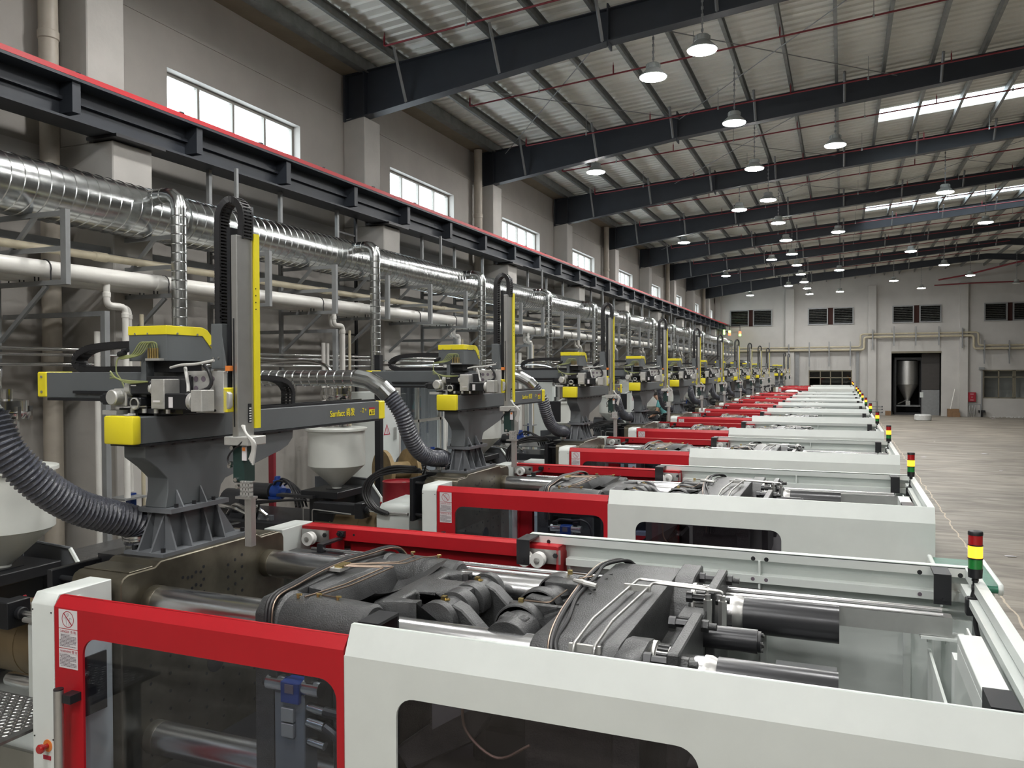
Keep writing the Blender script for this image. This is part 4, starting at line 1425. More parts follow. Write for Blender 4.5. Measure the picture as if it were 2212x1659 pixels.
# guide rails that carry the sliding doors
for (y0, y1, s) in ((4.42, 4.50, 1),):
    g = MB().box(-3.05, 0.50, y0, y1, -1.31, -1.215).build('guide_beam', 'brushed', mc)
    MB().cyl((-3.30, y1 - 0.012, -1.196), (0.46, y1 - 0.012, -1.196), 0.012, n=12).cyl((-3.0, y0 + 0.014, -1.206), (0.46, y0 + 0.014, -1.206), 0.008, n=8).build('guide_rod', 'steel', g)
    MB().box(-3.45, -3.05, y0 - 0.05, y1 + 0.02, -1.225, -1.213).build('shelf_plate', 'iron2', g)
    MB().box(0.36, 0.56, y0 - 0.02, y1 + 0.02, -1.325, -1.312).cyl((0.40, y0 + 0.02, -1.35), (0.40, y0 + 0.02, -1.32), 0.010, n=8).cyl((0.48, y0 + 0.02, -1.35), (0.48, y0 + 0.02, -1.32), 0.010, n=8).build('rail_bracket', 'white', g)
# white cross member at the clamp end
mb = MB()
mb.box(0.455, 0.545, 3.02, 3.86, -1.165, -1.125).box(0.455, 0.467, 3.02, 3.86, -1.26, -1.165)
cm = mb.build('cross_member', 'white', mc, bev=0.002)
MB().box(0.45, 0.60, 3.90, 4.0, -2.3, -1.25).box(0.50, 0.60, 3.06, 3.16, -2.3, -1.26).build('cross_member_leg', 'white', cm)
MB().prism([(3.86, -1.30), (3.96, -1.125), (3.86, -1.125)], 0, 0.50, 0.508).build('gusset', 'white', cm)
MB().box(0.40, 0.412, 3.05, 4.5, -2.3, -1.40).build('switch_panel', 'white', mc)
MB().box(-0.30, -0.02, 4.05, 4.2, -2.0, -1.45).build('grey_box', 'zincgrey', mc)

# hydraulic valve behind the near door
vx, vy, vz = -2.36, 3.06, -1.46
hv = MB().box(vx - 0.10, vx + 0.07, vy - 0.01, vy + 0.09, -1.98, -1.50).build('valve_block', 'slate', mc, bev=0.004)
MB().box(vx - 0.052, vx + 0.052, vy - 0.03, vy + 0.06, -1.54, -1.44).build('blue_valve', 'blue', hv, bev=0.004)
MB().box(vx - 0.024, vx + 0.024, vy - 0.034, vy - 0.03, -1.49, -1.45).build('valve_nameplate', 'inkdark', hv)
MB().cyl((vx - 0.15, vy + 0.015, -1.47), (vx - 0.052, vy + 0.015, -1.47), 0.036, n=20).cyl((vx + 0.052, vy + 0.015, -1.47), (vx + 0.145, vy + 0.015, -1.47), 0.036, n=20).build('solenoid', 'steel', hv)
MB().cyl((vx - 0.175, vy + 0.015, -1.475), (vx - 0.15, vy + 0.015, -1.475), 0.02, n=12).box(vx - 0.13, vx - 0.09, vy - 0.01, vy + 0.04, -1.434, -1.405).box(vx + 0.07, vx + 0.11, vy - 0.01, vy + 0.04, -1.434, -1.405).build('solenoid_plug', 'black', hv)
MB().tube(spline([(vx - 0.11, vy, -1.41), (vx - 0.05, vy, -1.385), (vx + 0.06, vy, -1.39), (vx + 0.14, vy, -1.38), (vx + 0.22, vy, -1.42), (vx + 0.25, vy, -1.55), (vx + 0.25, vy, -1.9)], 5), 0.010, 8).build('valve_cable', 'rubber', hv)
for q in range(2):
    MB().box(vx - 0.05, vx + 0.02, vy - 0.03, vy - 0.01, -1.70 + 0.072 * q, -1.635 + 0.072 * q).build('valve_cover', 'brushed', hv, bev=0.003)
for (z, r_) in ((-1.56, 0.022), (-1.63, 0.026), (-1.72, 0.02)):
    MB().cyl((vx + 0.07, vy + 0.02, z), (vx + 0.16, vy + 0.02, z - 0.01), r_, n=12).build('hose_end', 'galv', hv)
MB().tube(spline([(vx + 0.16, vy + 0.02, -1.57), (vx + 0.30, vy + 0.02, -1.6), (vx + 0.33, vy + 0.05, -1.8), (vx + 0.25, vy + 0.05, -2.1)], 5), 0.024, 10).tube(spline([(vx + 0.16, vy + 0.02, -1.64), (vx + 0.24, vy + 0.02, -1.7), (vx + 0.26, vy + 0.05, -1.9), (vx + 0.15, vy + 0.05, -2.1)], 5), 0.024, 10).build('pressure_hose', 'rubber', hv)
# lower lubricator parts and an added dark filler, seen through the rear guard
dk = MB().box(-1.60, -0.2, 3.55, 4.05, -2.25, -1.75).build('dark_filler', 'black', mc)  # black block added so the inside looks shaded through the guard glass
for q in range(3):
    pts = [(-1.30 + 0.25 * q, 3.0, -2.15), (-1.25 + 0.25 * q, 2.96, -1.75), (-1.05 + 0.25 * q, 2.94, -1.60), (-0.80 + 0.2 * q, 2.96, -1.66), (-0.65 + 0.15 * q, 3.0, -2.1)]
    sp = spline(pts, 9)
    MB().tube(sp, 0.022, 10, rf=lambda k: 0.020 + 0.004 * (k % 2)).build('corrugated_hose', 'rubber', dk)
MB().tube(spline([(-1.45, 2.98, -1.35), (-1.42, 2.96, -1.48), (-1.28, 2.95, -1.56), (-1.15, 2.98, -1.5)], 6), 0.006, 6).build('sense_line', 'copper', dk)
tri = MB().prism([(-1.10, -1.335), (-1.05, -1.335), (-1.075, -1.29)], 1, 2.99, 2.991).build('warning_triangle', 'orange', dk)
MB().box(-1.55, -0.5, 3.0, 3.01, -1.345, -1.335).prism([(-1.60, -1.30), (-1.25, -1.30), (-1.60, -1.52)], 1, 3.0, 3.01).build('inner_flap', 'slate', dk)

# signal tower
st = MB().box(0.563, 0.645, 4.455, 4.515, -1.205, -1.125).box(0.57, 0.64, 4.465, 4.505, -1.125, -1.118).build('signal_tower', 'black', mc, bev=0.003)
MB().cyl((0.605, 4.495, -1.12), (0.605, 4.495, -1.085), 0.022, 0.014, n=14).cyl((0.59, 4.495, -1.075), (0.62, 4.495, -1.075), 0.017, n=14).cyl((0.605, 4.495, -1.07), (0.605, 4.495, -1.025), 0.012, n=12).cyl((0.605, 4.495, -1.04), (0.605, 4.495, -1.03), 0.016, n=12).build('tower_hinge', 'black', st)
MB().lathe((0.605, 4.495, -1.025), [(0.020, 0), (0.031, 0.003), (0.033, 0.045), (0.034, 0.047)], 24).build('tower_base', 'black', st)
MB().lathe((0.605, 4.495, -0.978), [(0.032, 0), (0.032, 0.048)], 24).build('green_lens', 'lensgreen', st)
for z in (-0.930, -0.866):
    MB().lathe((0.605, 4.495, z), [(0.034, 0), (0.034, 0.006)], 24).build('lens_ring', 'black', st)
MB().lathe((0.605, 4.495, -0.924), [(0.0325, 0), (0.0325, 0.058)], 24).build('amber_lens', 'lensamber', st)
MB().lathe((0.605, 4.495, -0.860), [(0.032, 0), (0.032, 0.046)], 24).build('red_lens', 'lensred', st)
MB().lathe((0.605, 4.495, -0.814), [(0.0335, 0), (0.0335, 0.014), (0.030, 0.019), (0.01, 0.021)], 24).build('tower_cap', 'black', st)
MB().tube(spline([(0.605, 4.48, -1.205), (0.606, 4.48, -1.25), (0.615, 4.47, -1.30), (0.625, 4.45, -1.34)], 4), 0.011, 8).build('tower_cable', 'rubber', st)

# ---- injection side: nozzle shroud, barrel cover, carriage, cylinders, hoses, pump
mb = MB()
mb.prism([(3.42, -2.1), (3.42, -1.55), (3.52, -1.44), (4.05, -1.42), (4.16, -1.55), (4.16, -2.1)], 0, -4.62, -4.22)
sh = mb.build('nozzle_shroud', 'white', mc, bev=0.006)
MB().cyl((-4.62, 3.40, -1.515), (-4.22, 3.40, -1.515), 0.016, n=12).build('shroud_bar', 'brushed', sh)
bc = MB().cyl((-5.55, YC, -1.80), (-4.62, YC, -1.80), 0.24, n=36).build('barrel_cover', 'tan', mc)
for x in (-5.35, -4.99, -4.64):
    MB().lathe((x, YC, -1.80), [(0.24, 0), (0.244, 0.002), (0.244, 0.014), (0.24, 0.016)], 36, ax=0).build('cover_band', 'tan', bc)
cy = MB().box(-5.45, -4.88, 3.44, 3.56, -1.58, -1.46).build('carriage_cylinder', 'black', mc, bev=0.01)
MB().box(-4.90, -4.80, 3.42, 3.58, -1.61, -1.44).cyl((-4.80, 3.5, -1.52), (-4.76, 3.5, -1.52), 0.04, n=14).build('cylinder_head', 'black', cy, bev=0.006)
MB().cyl((-4.80, 3.5, -1.52), (-4.22, 3.5, -1.52), 0.020, n=14).build('piston_rod', 'steel', cy)
MB().tube(elbowpath([(-5.44, 3.41, -1.95), (-5.44, 3.41, -1.535), (-4.93, 3.41, -1.56)], 0.03), 0.006, 6).tube(elbowpath([(-5.56, 3.41, -2.0), (-5.56, 3.41, -1.52), (-5.50, 3.41, -1.52)], 0.02), 0.006, 6).build('cylinder_line', 'brushed', cy)
MB().lathe((-4.9, 3.5, -1.95), [(0.04, 0), (0.045, 0.02), (0.045, 0.2), (0.03, 0.24), (0.03, 0.3)], 16, ax=0).build('lower_cylinder', 'steel', cy)
cr_ = MB().box(-5.70, -5.20, 3.55, 4.12, -1.44, -1.36).box(-5.62, -5.30, 3.6, 4.05, -2.05, -1.44).box(-6.9, -5.6, 3.35, 4.30, -1.98, -1.72).build('injection_carriage', 'black', mc, bev=0.006)
MB().box(-6.0, -5.5, 3.50, 3.60, -1.44, -1.41).box(-5.5, -5.28, 3.70, 3.95, -1.40, -1.375).build('throat_plate', 'iron2', cr_)
MB().box(-6.30, -6.05, 3.48, 3.52, -1.85, -1.66).build('manifold_plate', 'slate', cr_, bev=0.003)
for (x, z) in ((-6.22, -1.71), (-6.10, -1.71), (-6.10, -1.79)):
    MB().lathe((x, 3.48, z), [(0.016, 0), (0.016, -0.012), (0.008, -0.014)], 12, ax=1).build('port_plug', 'brushed', cr_)
pmp = MB().lathe((-6.42, 3.95, -1.47), [(0.05, 0), (0.085, 0.02), (0.095, 0.08), (0.085, 0.15), (0.055, 0.17), (0.05, 0.24)], 20, ax=0).lathe((-6.34, 3.95, -1.42), [(0.05, 0), (0.055, 0.09), (0.04, 0.1), (0.035, 0.14)], 16).lathe((-6.34, 3.90, -1.56), [(0.08, 0), (0.08, 0.04)], 14).build('oil_motor', 'blue', mc)
MB().cyl((-6.75, 3.95, -1.47), (-6.42, 3.95, -1.47), 0.10, n=24).cyl((-7.05, 3.9, -1.62), (-6.75, 3.9, -1.62), 0.17, n=24).build('injection_cylinder', 'iron2', mc)
for q in range(7):
    rnd = random.Random(q)
    a_ = rnd.uniform(-0.08, 0.08)
    pts = [(-6.30 + a_, 3.88 + 0.03 * q, -1.38), (-6.20 + a_, 3.82 + 0.03 * q, -1.30 - 0.02 * (q % 3)), (-6.02, 3.75 + 0.02 * q, -1.33), (-5.88 + 0.04 * q, 3.66, -1.42), (-5.80 + 0.05 * q, 3.60, -1.56)]
    if q > 3:
        pts = [(-6.9 + 0.1 * q, 3.5, -1.75), (-6.6 + 0.07 * q, 3.42, -1.52 - 0.03 * (q % 3)), (-6.25, 3.40, -1.50 - 0.03 * (q % 2)), (-5.85, 3.46, -1.47), (-5.60, 3.52, -1.46)]
    MB().tube(spline(pts, 5), 0.013, 8).build('carriage_hose', 'rubber', cr_)
for q in range(3):
    MB().tube(spline([(-7.0 + 0.25 * q, 3.55, -1.70), (-6.85 + 0.25 * q, 3.5, -1.60 + 0.03 * q), (-6.6 + 0.2 * q, 3.46, -1.60), (-6.4 + 0.15 * q, 3.46, -1.66)], 5), 0.022, 8).build('chrome_hose_end', 'stainless', cr_)
# bundle of thick hoses looping beside the thrust plate
for q in range(6):
    dx_, dy_ = 0.030 * (q % 3), 0.035 * (q // 3)
    pts = [(-4.15 + 0.01 * q, 3.45 + dy_, -1.02 - 0.01 * q), (-4.45, 3.42 + dy_, -1.03 - dx_), (-4.70 + dx_, 3.40 + dy_, -1.16), (-4.76 + dx_, 3.38 + dy_, -1.32), (-4.66 + dx_, 3.36 + dy_, -1.46), (-4.50 + dx_, 3.36 + dy_, -1.52)]
    MB().tube(spline(pts, 6), 0.016, 8).build('hydraulic_hose', 'rubber', mc)
for q in range(3):
    x = -4.86 + 0.10 * q
    MB().box(x - 0.025, x + 0.025, 3.60, 3.66, -1.56, -1.50).build('valve_stub', 'brushed', cr_)
    MB().cyl((x, 3.60, -1.50), (x, 3.58, -1.44), 0.018, 0.012, n=10).build('valve_handle', 'drum', cr_)
# white side guards of the injection carriage
mb = MB()
mb.prism([(-5.05, -2.1), (-5.05, -1.50), (-5.22, -1.30), (-5.70, -1.28), (-5.70, -2.1)], 1, 4.20, 4.215)
mb.tube([(-5.04, 4.20, -2.1), (-5.04, 4.20, -1.50), (-5.21, 4.20, -1.29), (-5.70, 4.20, -1.265)], 0.012, 6)
mb.prism([(-6.0, -1.7), (-6.0, -1.30), (-5.75, -1.28), (-5.75, -1.7)], 1, 4.23, 4.24)
mb.build('carriage_guard', 'slate', mc)
mb = MB()
mb.tube([(-5.03, 4.19, -2.1), (-5.03, 4.19, -1.50), (-5.20, 4.19, -1.29)], 0.016, 6)
mb.build('guard_edge', 'white', mc)

# collar over the hood for the flexible hose
fc = MB().lathe((-3.88, 3.60, -1.09), [(0.088, 0), (0.092, 0.012), (0.084, 0.016), (0.084, 0.11), (0.09, 0.112)], 28).build('hood_collar', 'galv', mc)
MB().box(-4.02, -3.62, 3.42, 3.86, -1.13, -1.06).build('hood_plate', 'iron2', mc)

mc['label'] = 'red and white moulding machine nearest the camera, first of the row'
NMACH = 10
for k in range(1, NMACH):
    dup(mc, 4 * k, 'red and white moulding machine, %s one of the row counted from the near end' % ordn(k))
for k in (12, 13):
    dup(mc, 4 * k, 'red and white moulding machine close to the far wall, %s' % ('beyond the dark cabinet' if k == 12 else 'the very last one'))
for ch in list(mc.children):
    if ch.name.split('.')[0] == 'hydraulic_hose':        # the first machine shows no hose loop here
        D.objects.remove(ch)

# ------------------------------------------------------------------ flexible hoses from the branch ducts to the machine hoods
def flexhose(name, pts, r, lab, group=None, rings=46):
    t = thing(name, lab, 'hose', pts[-1], group)
    sp = spline(pts, 24)
    # resample evenly
    L = [0]
    for a_, b_ in zip(sp[:-1], sp[1:]):
        L.append(L[-1] + (b_ - a_).length)
    n = rings * 4
    path = []
    j = 0
    for i in range(n + 1):
        s = L[-1] * i / n
        while j < len(L) - 2 and L[j + 1] < s:
            j += 1
        u = (s - L[j]) / max(1e-9, L[j + 1] - L[j])
        path.append(sp[j].lerp(sp[j + 1], u))
    pr = (r, r * 0.90, r * 0.84, r * 0.90)
    MB().tube(path, r, 28, rf=lambda k: pr[k % 4]).build('hose_skin', 'flex', t, ang=80)
    MB().lathe(pts[-1], [(r * 0.9, -0.015), (r * 1.02, -0.01), (r * 1.02, 0.02), (r * 0.9, 0.025)], 24).build('hose_clamp', 'galv', t)
    return t


flexhose('flexible_hose', [(-4.12, 2.86, -0.24), (-4.05, 2.90, -0.42), (-3.99, 3.03, -0.60), (-3.95, 3.22, -0.75), (-3.91, 3.42, -0.84), (-3.88, 3.56, -0.90), (-3.88, 3.60, -0.99)], 0.098,
         'thick grey ribbed hose sagging to the first machine, beside the pedestal of the first robot', rings=44)
fh = flexhose('flexible_hose', [(-4.10, 6.84, -0.24), (-4.00, 6.90, -0.42), (-3.97, 6.99, -0.62), (-3.95, 7.14, -0.80), (-3.92, 7.34, -0.90), (-3.88, 7.54, -0.93), (-3.88, 7.60, -1.00)], 0.088,
              'grey ribbed hose from the silver elbow to the hood of the second machine', 'grey ribbed hoses', rings=40)
for k in range(1, 9):
    dup(fh, 4 * k, 'grey ribbed hose down to the hood of the %s machine of the row' % ordn(k + 1))

# ------------------------------------------------------------------ hoppers with stainless loaders
hx, hy = -5.395, YC + 4
hp = thing('material_hopper', 'x', 'hopper', (hx, hy, -1.38), 'white hoppers')
MB().lathe((hx, hy, 0), [(0.325, -1.085), (0.325, -0.69), (0.350, -0.685), (0.350, -0.660), (0.32, -0.655), (0.05, -0.65)], 40).build('hopper_shell', 'hopper', hp)
MB().lathe((hx, hy, 0), [(0.052, -1.37), (0.052, -1.34), (0.324, -1.086)], 40).build('hopper_cone', 'hopper', hp)
MB().box(hx - 0.09, hx + 0.09, hy - 0.09, hy + 0.09, -1.385, -1.355).build('hopper_foot', 'black', hp)
MB().lathe((hx, hy, 0), [(0.17, -0.652), (0.17, -0.64), (0.14, -0.638), (0.14, -0.56), (0.02, -0.555)], 28).build('hopper_lid', 'stainless', hp)
ld = MB().lathe((hx, hy, 0), [(0.11, -0.56), (0.11, -0.33), (0.17, -0.325), (0.18, -0.30), (0.18, -0.28), (0.165, -0.275), (0.165, -0.20), (0.04, -0.18)], 28).build('vacuum_loader', 'stainless', hp)
for q in range(6):
    a_ = q * math.pi / 3
    MB().box(hx + 0.175 * math.cos(a_) - 0.012, hx + 0.175 * math.cos(a_) + 0.012, hy + 0.175 * math.sin(a_) - 0.012, hy + 0.175 * math.sin(a_) + 0.012, -0.34, -0.24).build('clasp', 'stainless', ld)
MB().cyl((hx + 0.06, hy, -0.20), (hx + 0.06, hy, -0.12), 0.04, n=14).cyl((hx - 0.07, hy + 0.02, -0.20), (hx - 0.07, hy + 0.02, -0.10), 0.03, n=14).cyl((hx + 0.1, hy - 0.1, -0.44), (hx + 0.3, hy - 0.1, -0.44), 0.02, n=10).build('loader_pipe', 'stainless', ld)
MB().tube(spline([(hx - 0.05, hy + 0.02, -0.11), (hx - 0.2, hy + 0.1, 0.05), (hx - 0.6, hy + 0.2, 0.12), (hx - 1.3, hy + 0.3, 0.10), (-7.5, hy + 0.3, 0.09)], 5), 0.022, 8).build('vacuum_line', 'stainless', hp)
hp['label'] = 'white conical hopper above the second machine, below the silver cross duct'
dup(hp, -4, 'white conical hopper cut by the edge of the view beside the thick grey hose')
for k in range(1, 9):
    dup(hp, 4 * k, 'white conical hopper above the %s machine of the row' % ordn(k + 1))

# ------------------------------------------------------------------ take-out robot
rb = thing('takeout_robot', 'x', 'robot', (-3.7, YC, -1.06), 'take-out robots')
ped = MB().box(-3.86, -3.56, 3.46, 4.20, -1.062, -1.04).build('pedestal', 'slate', rb)
mb = MB()
mb.prism([(3.565, -1.04), (3.985, -1.04), (3.96, -0.825), (3.60, -0.825)], 0, -3.775, -3.655)
mb.box(-3.83, -3.575, 3.54, 4.01, -0.825, -0.797)
for y in (3.575, 3.70, 3.86, 3.975):
    mb.prism([(-3.655, -1.04), (-3.572, -1.04), (-3.645, -0.825), (-3.655, -0.825)], 1, y - 0.006, y + 0.006)
    mb.prism([(-3.775, -1.04), (-3.85, -1.04), (-3.785, -0.825), (-3.775, -0.825)], 1, y - 0.006, y + 0.006)
for x in (-3.765, -3.665):
    mb.prism([(3.565, -1.04), (3.47, -1.04), (3.58, -0.825), (3.60, -0.825)], 0, x - 0.006, x + 0.006)
    mb.prism([(3.985, -1.04), (4.16, -1.04), (3.99, -0.825), (3.96, -0.825)], 0, x - 0.006, x + 0.006)
mb.build('pedestal_leg', 'slate', ped)
for (x, y) in ((-3.60, 3.50), (-3.60, 4.16), (-3.82, 3.50), (-3.82, 4.16)):
    MB().cyl((x, y, -1.04), (x, y, -1.016), 0.014, n=12).build('anchor_bolt', 'black', ped)
for (x, y) in ((-3.597, 3.60), (-3.597, 3.74), (-3.597, 3.90), (-3.81, 3.6), (-3.81, 3.9)):
    MB().cyl((x, y, -0.797), (x, y, -0.775), 0.012, n=10).build('flange_bolt', 'black', ped)
mb = MB()
side = [(3.41, -0.415), (3.41, -0.49), (3.50, -0.555), (3.575, -0.625), (3.575, -0.70), (3.555, -0.797), (3.99, -0.797), (4.01, -0.72), (4.05, -0.68), (4.30, -0.625), (4.60, -0.555), (4.68, -0.525), (4.73, -0.48), (4.74, -0.415)]
mb.prism(side, 0, -3.795, -3.635)
ar = mb.build('column_head', 'darkgrey', rb, bev=0.004)
for y in (3.64, 3.83):
    MB().prism([(-3.635, -0.797), (-3.58, -0.797), (-3.632, -0.70), (-3.635, -0.70)], 1, y - 0.005, y + 0.005).build('gusset', 'slate', ar)
tv = MB().box(-3.83, -3.622, 3.36, 5.87, -0.410, -0.258).build('traverse_beam', 'darkgrey', rb, bev=0.004)
MB().box(-3.84, -3.612, 3.36, 5.86, -0.422, -0.410).build('beam_foot', 'black', tv)
y = 3.46
while y < 4.7:
    MB().cyl((-3.628, y, -0.43), (-3.628, y, -0.418), 0.010, n=8).build('beam_bolt', 'black', tv)
    y += 0.16
MB().box(-3.83, -3.61, 3.305, 3.365, -0.408, -0.250).build('end_cover', 'yellow', tv, bev=0.010, segs=2)
MB().box(-3.83, -3.612, 5.87, 5.95, -0.410, -0.258).build('end_cover', 'yellow', tv, bev=0.006)
MB().box(-3.66, -3.64, 3.5, 5.85, -0.258, -0.240).box(-3.80, -3.78, 3.5, 5.85, -0.258, -0.240).box(-3.74, -3.70, 3.9, 5.85, -0.258, -0.250).build('linear_rail', 'iron2', tv)
# lettering on the beam, on the +x face
fx = Matrix.Rotation(R(90), 4, 'Z') @ Matrix.Rotation(R(90), 4, 'X')
text_mesh('beam_lettering', 'Samfacc 尚发', 0.067, 'yellow', tv, Matrix.Translation((-3.6205, 5.165, -0.355)) @ fx @ Matrix.Diagonal((0.92, 1.0, 1, 1)), 0.0008, 0.0006)
text_mesh('axis_marking', '- Z +', 0.05, 'yellow', tv, Matrix.Translation((-3.6205, 5.585, -0.342)) @ fx @ Matrix.Diagonal((0.85, 1.0, 1, 1)), 0.0008)
MB().box(-3.622, -3.6200, 5.715, 5.80, -0.372, -0.322).build('caution_sticker', 'yellow', tv)
MB().box(-3.622, -3.6200, 5.715, 5.80, -0.322, -0.308).build('caution_header', 'glowredpaint' if False else 'inkred', tv)
mb = MB().prism([(5.722, -0.362), (5.748, -0.362), (5.735, -0.336)], 0, -3.6200, -3.6194)
for q in range(4):
    mb.box(-3.6200, -3.6194, 5.753, 5.793 - 0.006 * (q % 2), -0.333 - 0.010 * q, -0.328 - 0.010 * q)
mb.build('caution_print', 'black', tv)
# cross arm reaching towards the wall
xa = MB().box(-4.89, -3.42, 3.78, 3.98, -0.172, -0.006).build('cross_arm', 'darkgrey', rb, bev=0.003)
MB().box(-4.975, -4.89, 3.775, 3.985, -0.170, -0.002).build('end_cover', 'yellow', xa, bev=0.008)
for z in (-0.035, -0.135):
    MB().cyl((-4.93, 3.770, z), (-4.93, 3.775, z), 0.009, n=10).build('cap_screw', 'brushed', xa)
MB().box(-4.62, -3.95, 3.755, 3.78, -0.142, -0.125).box(-4.86, -3.9, 3.76, 3.78, -0.19, -0.172).build('linear_rail', 'black', xa)
# dark electrical box with the yellow lid on top of the carriage
mb = MB()
xb0, xb1, yb0, yb1 = -3.955, -3.66, 3.60, 3.985
mb.prism([(yb0, 0.060), (yb1, 0.060), (yb1, 0.135), (yb1 - 0.09, 0.235), (yb0, 0.235)], 0, xb0, xb1)
eb = mb.build('electrical_box', 'darkgrey', rb, bev=0.002)
lid = [(yb0 - 0.004, 0.215), (yb1 - 0.10, 0.215), (yb1 - 0.004, 0.118), (yb1 + 0.010, 0.118), (yb1 + 0.006, 0.165), (yb1 - 0.018, 0.215), (yb1 - 0.055, 0.252), (yb1 - 0.10, 0.268), (yb0 - 0.004, 0.268)]
MB().prism(lid, 0, xb0 - 0.003, xb1 + 0.003).build('box_lid', 'yellow', eb, bev=0.002)
for (y, z) in ((yb0 + 0.08, 0.222), (yb0 + 0.24, 0.222), (yb1 - 0.03, 0.16)):
    MB().cyl((xb1 + 0.003, y, z), (xb1 + 0.008, y, z), 0.007, n=8).build('lid_screw', 'brushed', eb)
MB().cyl((-3.90, yb0 - 0.008, 0.222), (-3.90, yb0, 0.222), 0.006, n=8).cyl((-3.80, yb0 - 0.008, 0.222), (-3.80, yb0, 0.222), 0.006, n=8).build('lid_screw', 'brushed', eb)
MB().box(-3.84, -3.70, 3.66, 3.92, -0.006, 0.060).build('box_riser', 'black', rb)
MB().box(-3.86, -3.82, 3.60, 3.66, -0.13, 0.06).build('box_bracket', 'darkgrey', rb)
# pneumatic tubes with brass fittings on the box front
for q in range(5):
    x = -3.775 + 0.018 * q
    MB().cyl((x, 3.575, 0.075), (x, 3.575, 0.135), 0.0055, n=8).build('brass_fitting', 'brass', eb)
    MB().tube(spline([(x, 3.575, 0.13), (x - 0.01, 3.57, 0.165), (x - 0.05, 3.56, 0.165), (x - 0.10, 3.55, 0.10), (-3.93, 3.54, 0.09 - 0.004 * q), (-3.98, 3.54, 0.07), (-3.97, 3.52, 0.0), (-3.91, 3.50, -0.05), (-3.88, 3.50, -0.10), (-3.86 + 0.01 * q, 3.50, -0.16)], 5), 0.0042, 6).build('air_tube', 'olive', eb)
MB().box(-3.79, -3.68, 3.565, 3.60, 0.062, 0.076).build('fitting_rail', 'castalu', eb)
MB().cyl((-3.97, 3.54, 0.10), (-3.92, 3.54, 0.11), 0.016, n=10).cyl((-3.95, 3.55, 0.12), (-3.91, 3.55, 0.125), 0.014, n=10).build('cable_gland', 'black', eb)
# carriage with gearboxes and servo motors
cg = MB().box(-3.93, -3.44, 3.50, 4.05, -0.245, -0.215).box(-3.80, -3.46, 3.58, 3.78, -0.215, -0.03).build('carriage', 'iron2', rb, bev=0.003)
MB().box(-3.93, -3.83, 3.46, 3.62, -0.205, -0.10).cyl((-3.88, 3.46, -0.15), (-3.88, 3.40, -0.15), 0.045, n=20).build('gearbox', 'castalu', cg, bev=0.006)
MB().box(-4.02, -3.93, 3.46, 3.56, -0.195, -0.13).box(-4.05, -4.02, 3.47, 3.55, -0.185, -0.14).build('servo_motor', 'black', cg, bev=0.006)
MB().box(-3.80, -3.64, 3.46, 3.56, -0.135, -0.055).box(-3.80, -3.70, 3.44, 3.54, -0.20, -0.15).build('servo_motor', 'black', cg, bev=0.008)
MB().box(-3.64, -3.54, 3.46, 3.58, -0.215, -0.045).cyl((-3.66, 3.50, -0.10), (-3.64, 3.50, -0.10), 0.045, n=20).build('gearbox', 'castalu', cg, bev=0.004)
MB().cyl((-3.84, 3.50, -0.10), (-3.80, 3.50, -0.10), 0.045, n=20).lathe((-3.74, 3.45, -0.185), [(0.012, 0), (0.035, -0.002), (0.035, -0.014), (0.028, -0.016), (0.028, -0.006), (0.012, -0.006)], 20, ax=1).build('pulley', 'castalu', cg)
MB().box(-3.52, -3.36, 3.44, 3.52, -0.215, -0.125).build('servo_motor', 'black', cg, bev=0.006)
MB().box(-3.485, -3.455, 3.438, 3.44, -0.205, -0.145).build('motor_label', 'paper', cg)
MB().box(-3.60, -3.55, 3.438, 3.44, -0.175, -0.165).box(-3.79, -3.75, 3.458, 3.46, -0.085, -0.078).build('motor_label', 'paper', cg)
MB().cyl((-3.36, 3.48, -0.17), (-3.33, 3.48, -0.17), 0.05, n=22).box(-3.33, -3.25, 3.44, 3.54, -0.225, -0.105).build('gearbox', 'castalu', cg, bev=0.004)
MB().prism([(-3.62, -0.24), (-3.24, -0.24), (-3.20, -0.20), (-3.20, -0.13), (-3.24, -0.10), (-3.24, 0.0), (-3.52, 0.0), (-3.52, -0.20), (-3.62, -0.22)], 1, 3.60, 3.63).build('mounting_plate', 'castalu', cg, bev=0.002)
for (x, z) in ((-3.44, -0.045), (-3.385, -0.045), (-3.32, -0.045), (-3.44, -0.10), (-3.37, -0.11)):
    MB().cyl((x, 3.598, z), (x, 3.600, z), 0.016, n=16).build('plate_hole', 'inkdark', cg)
for i in range(4):
    for j in range(2):
        MB().cyl((-3.505 + 0.025 * j, 3.592, -0.03 - 0.027 * i), (-3.505 + 0.025 * j, 3.600, -0.03 - 0.027 * i), 0.007, n=8).build('plate_screw', 'black', cg)
for (x, z) in ((-3.42, -0.225), (-3.36, -0.225), (-3.30, -0.225)):
    MB().cyl((x, 3.592, z), (x, 3.600, z), 0.007, n=8).build('plate_screw', 'black', cg)
for q in range(4):
    MB().cyl((-3.80 + 0.09 * q, 3.48, -0.24), (-3.80 + 0.09 * q, 3.48, -0.215), 0.013, n=10).build('rail_block', 'castalu', cg)
MB().box(-3.97, -3.86, 3.42, 3.50, -0.250, -0.225).build('rail_block', 'castalu', cg)
MB().tube(spline([(-3.36, 3.58, 0.03), (-3.31, 3.56, 0.0), (-3.29, 3.56, -0.06), (-3.31, 3.55, -0.10), (-3.38, 3.54, -0.12)], 6), 0.011, 8).build('motor_cable', 'rubber', cg)
MB().tube(spline([(-3.50, 3.58, 0.02), (-3.47, 3.56, -0.03), (-3.46, 3.56, -0.08), (-3.44, 3.54, -0.12)], 6), 0.010, 8).tube(spline([(-3.60, 3.57, 0.02), (-3.5, 3.55, 0.035), (-3.40, 3.56, 0.04), (-3.28, 3.57, 0.06)], 6), 0.008, 8).build('clear_cable', 'cable', cg)
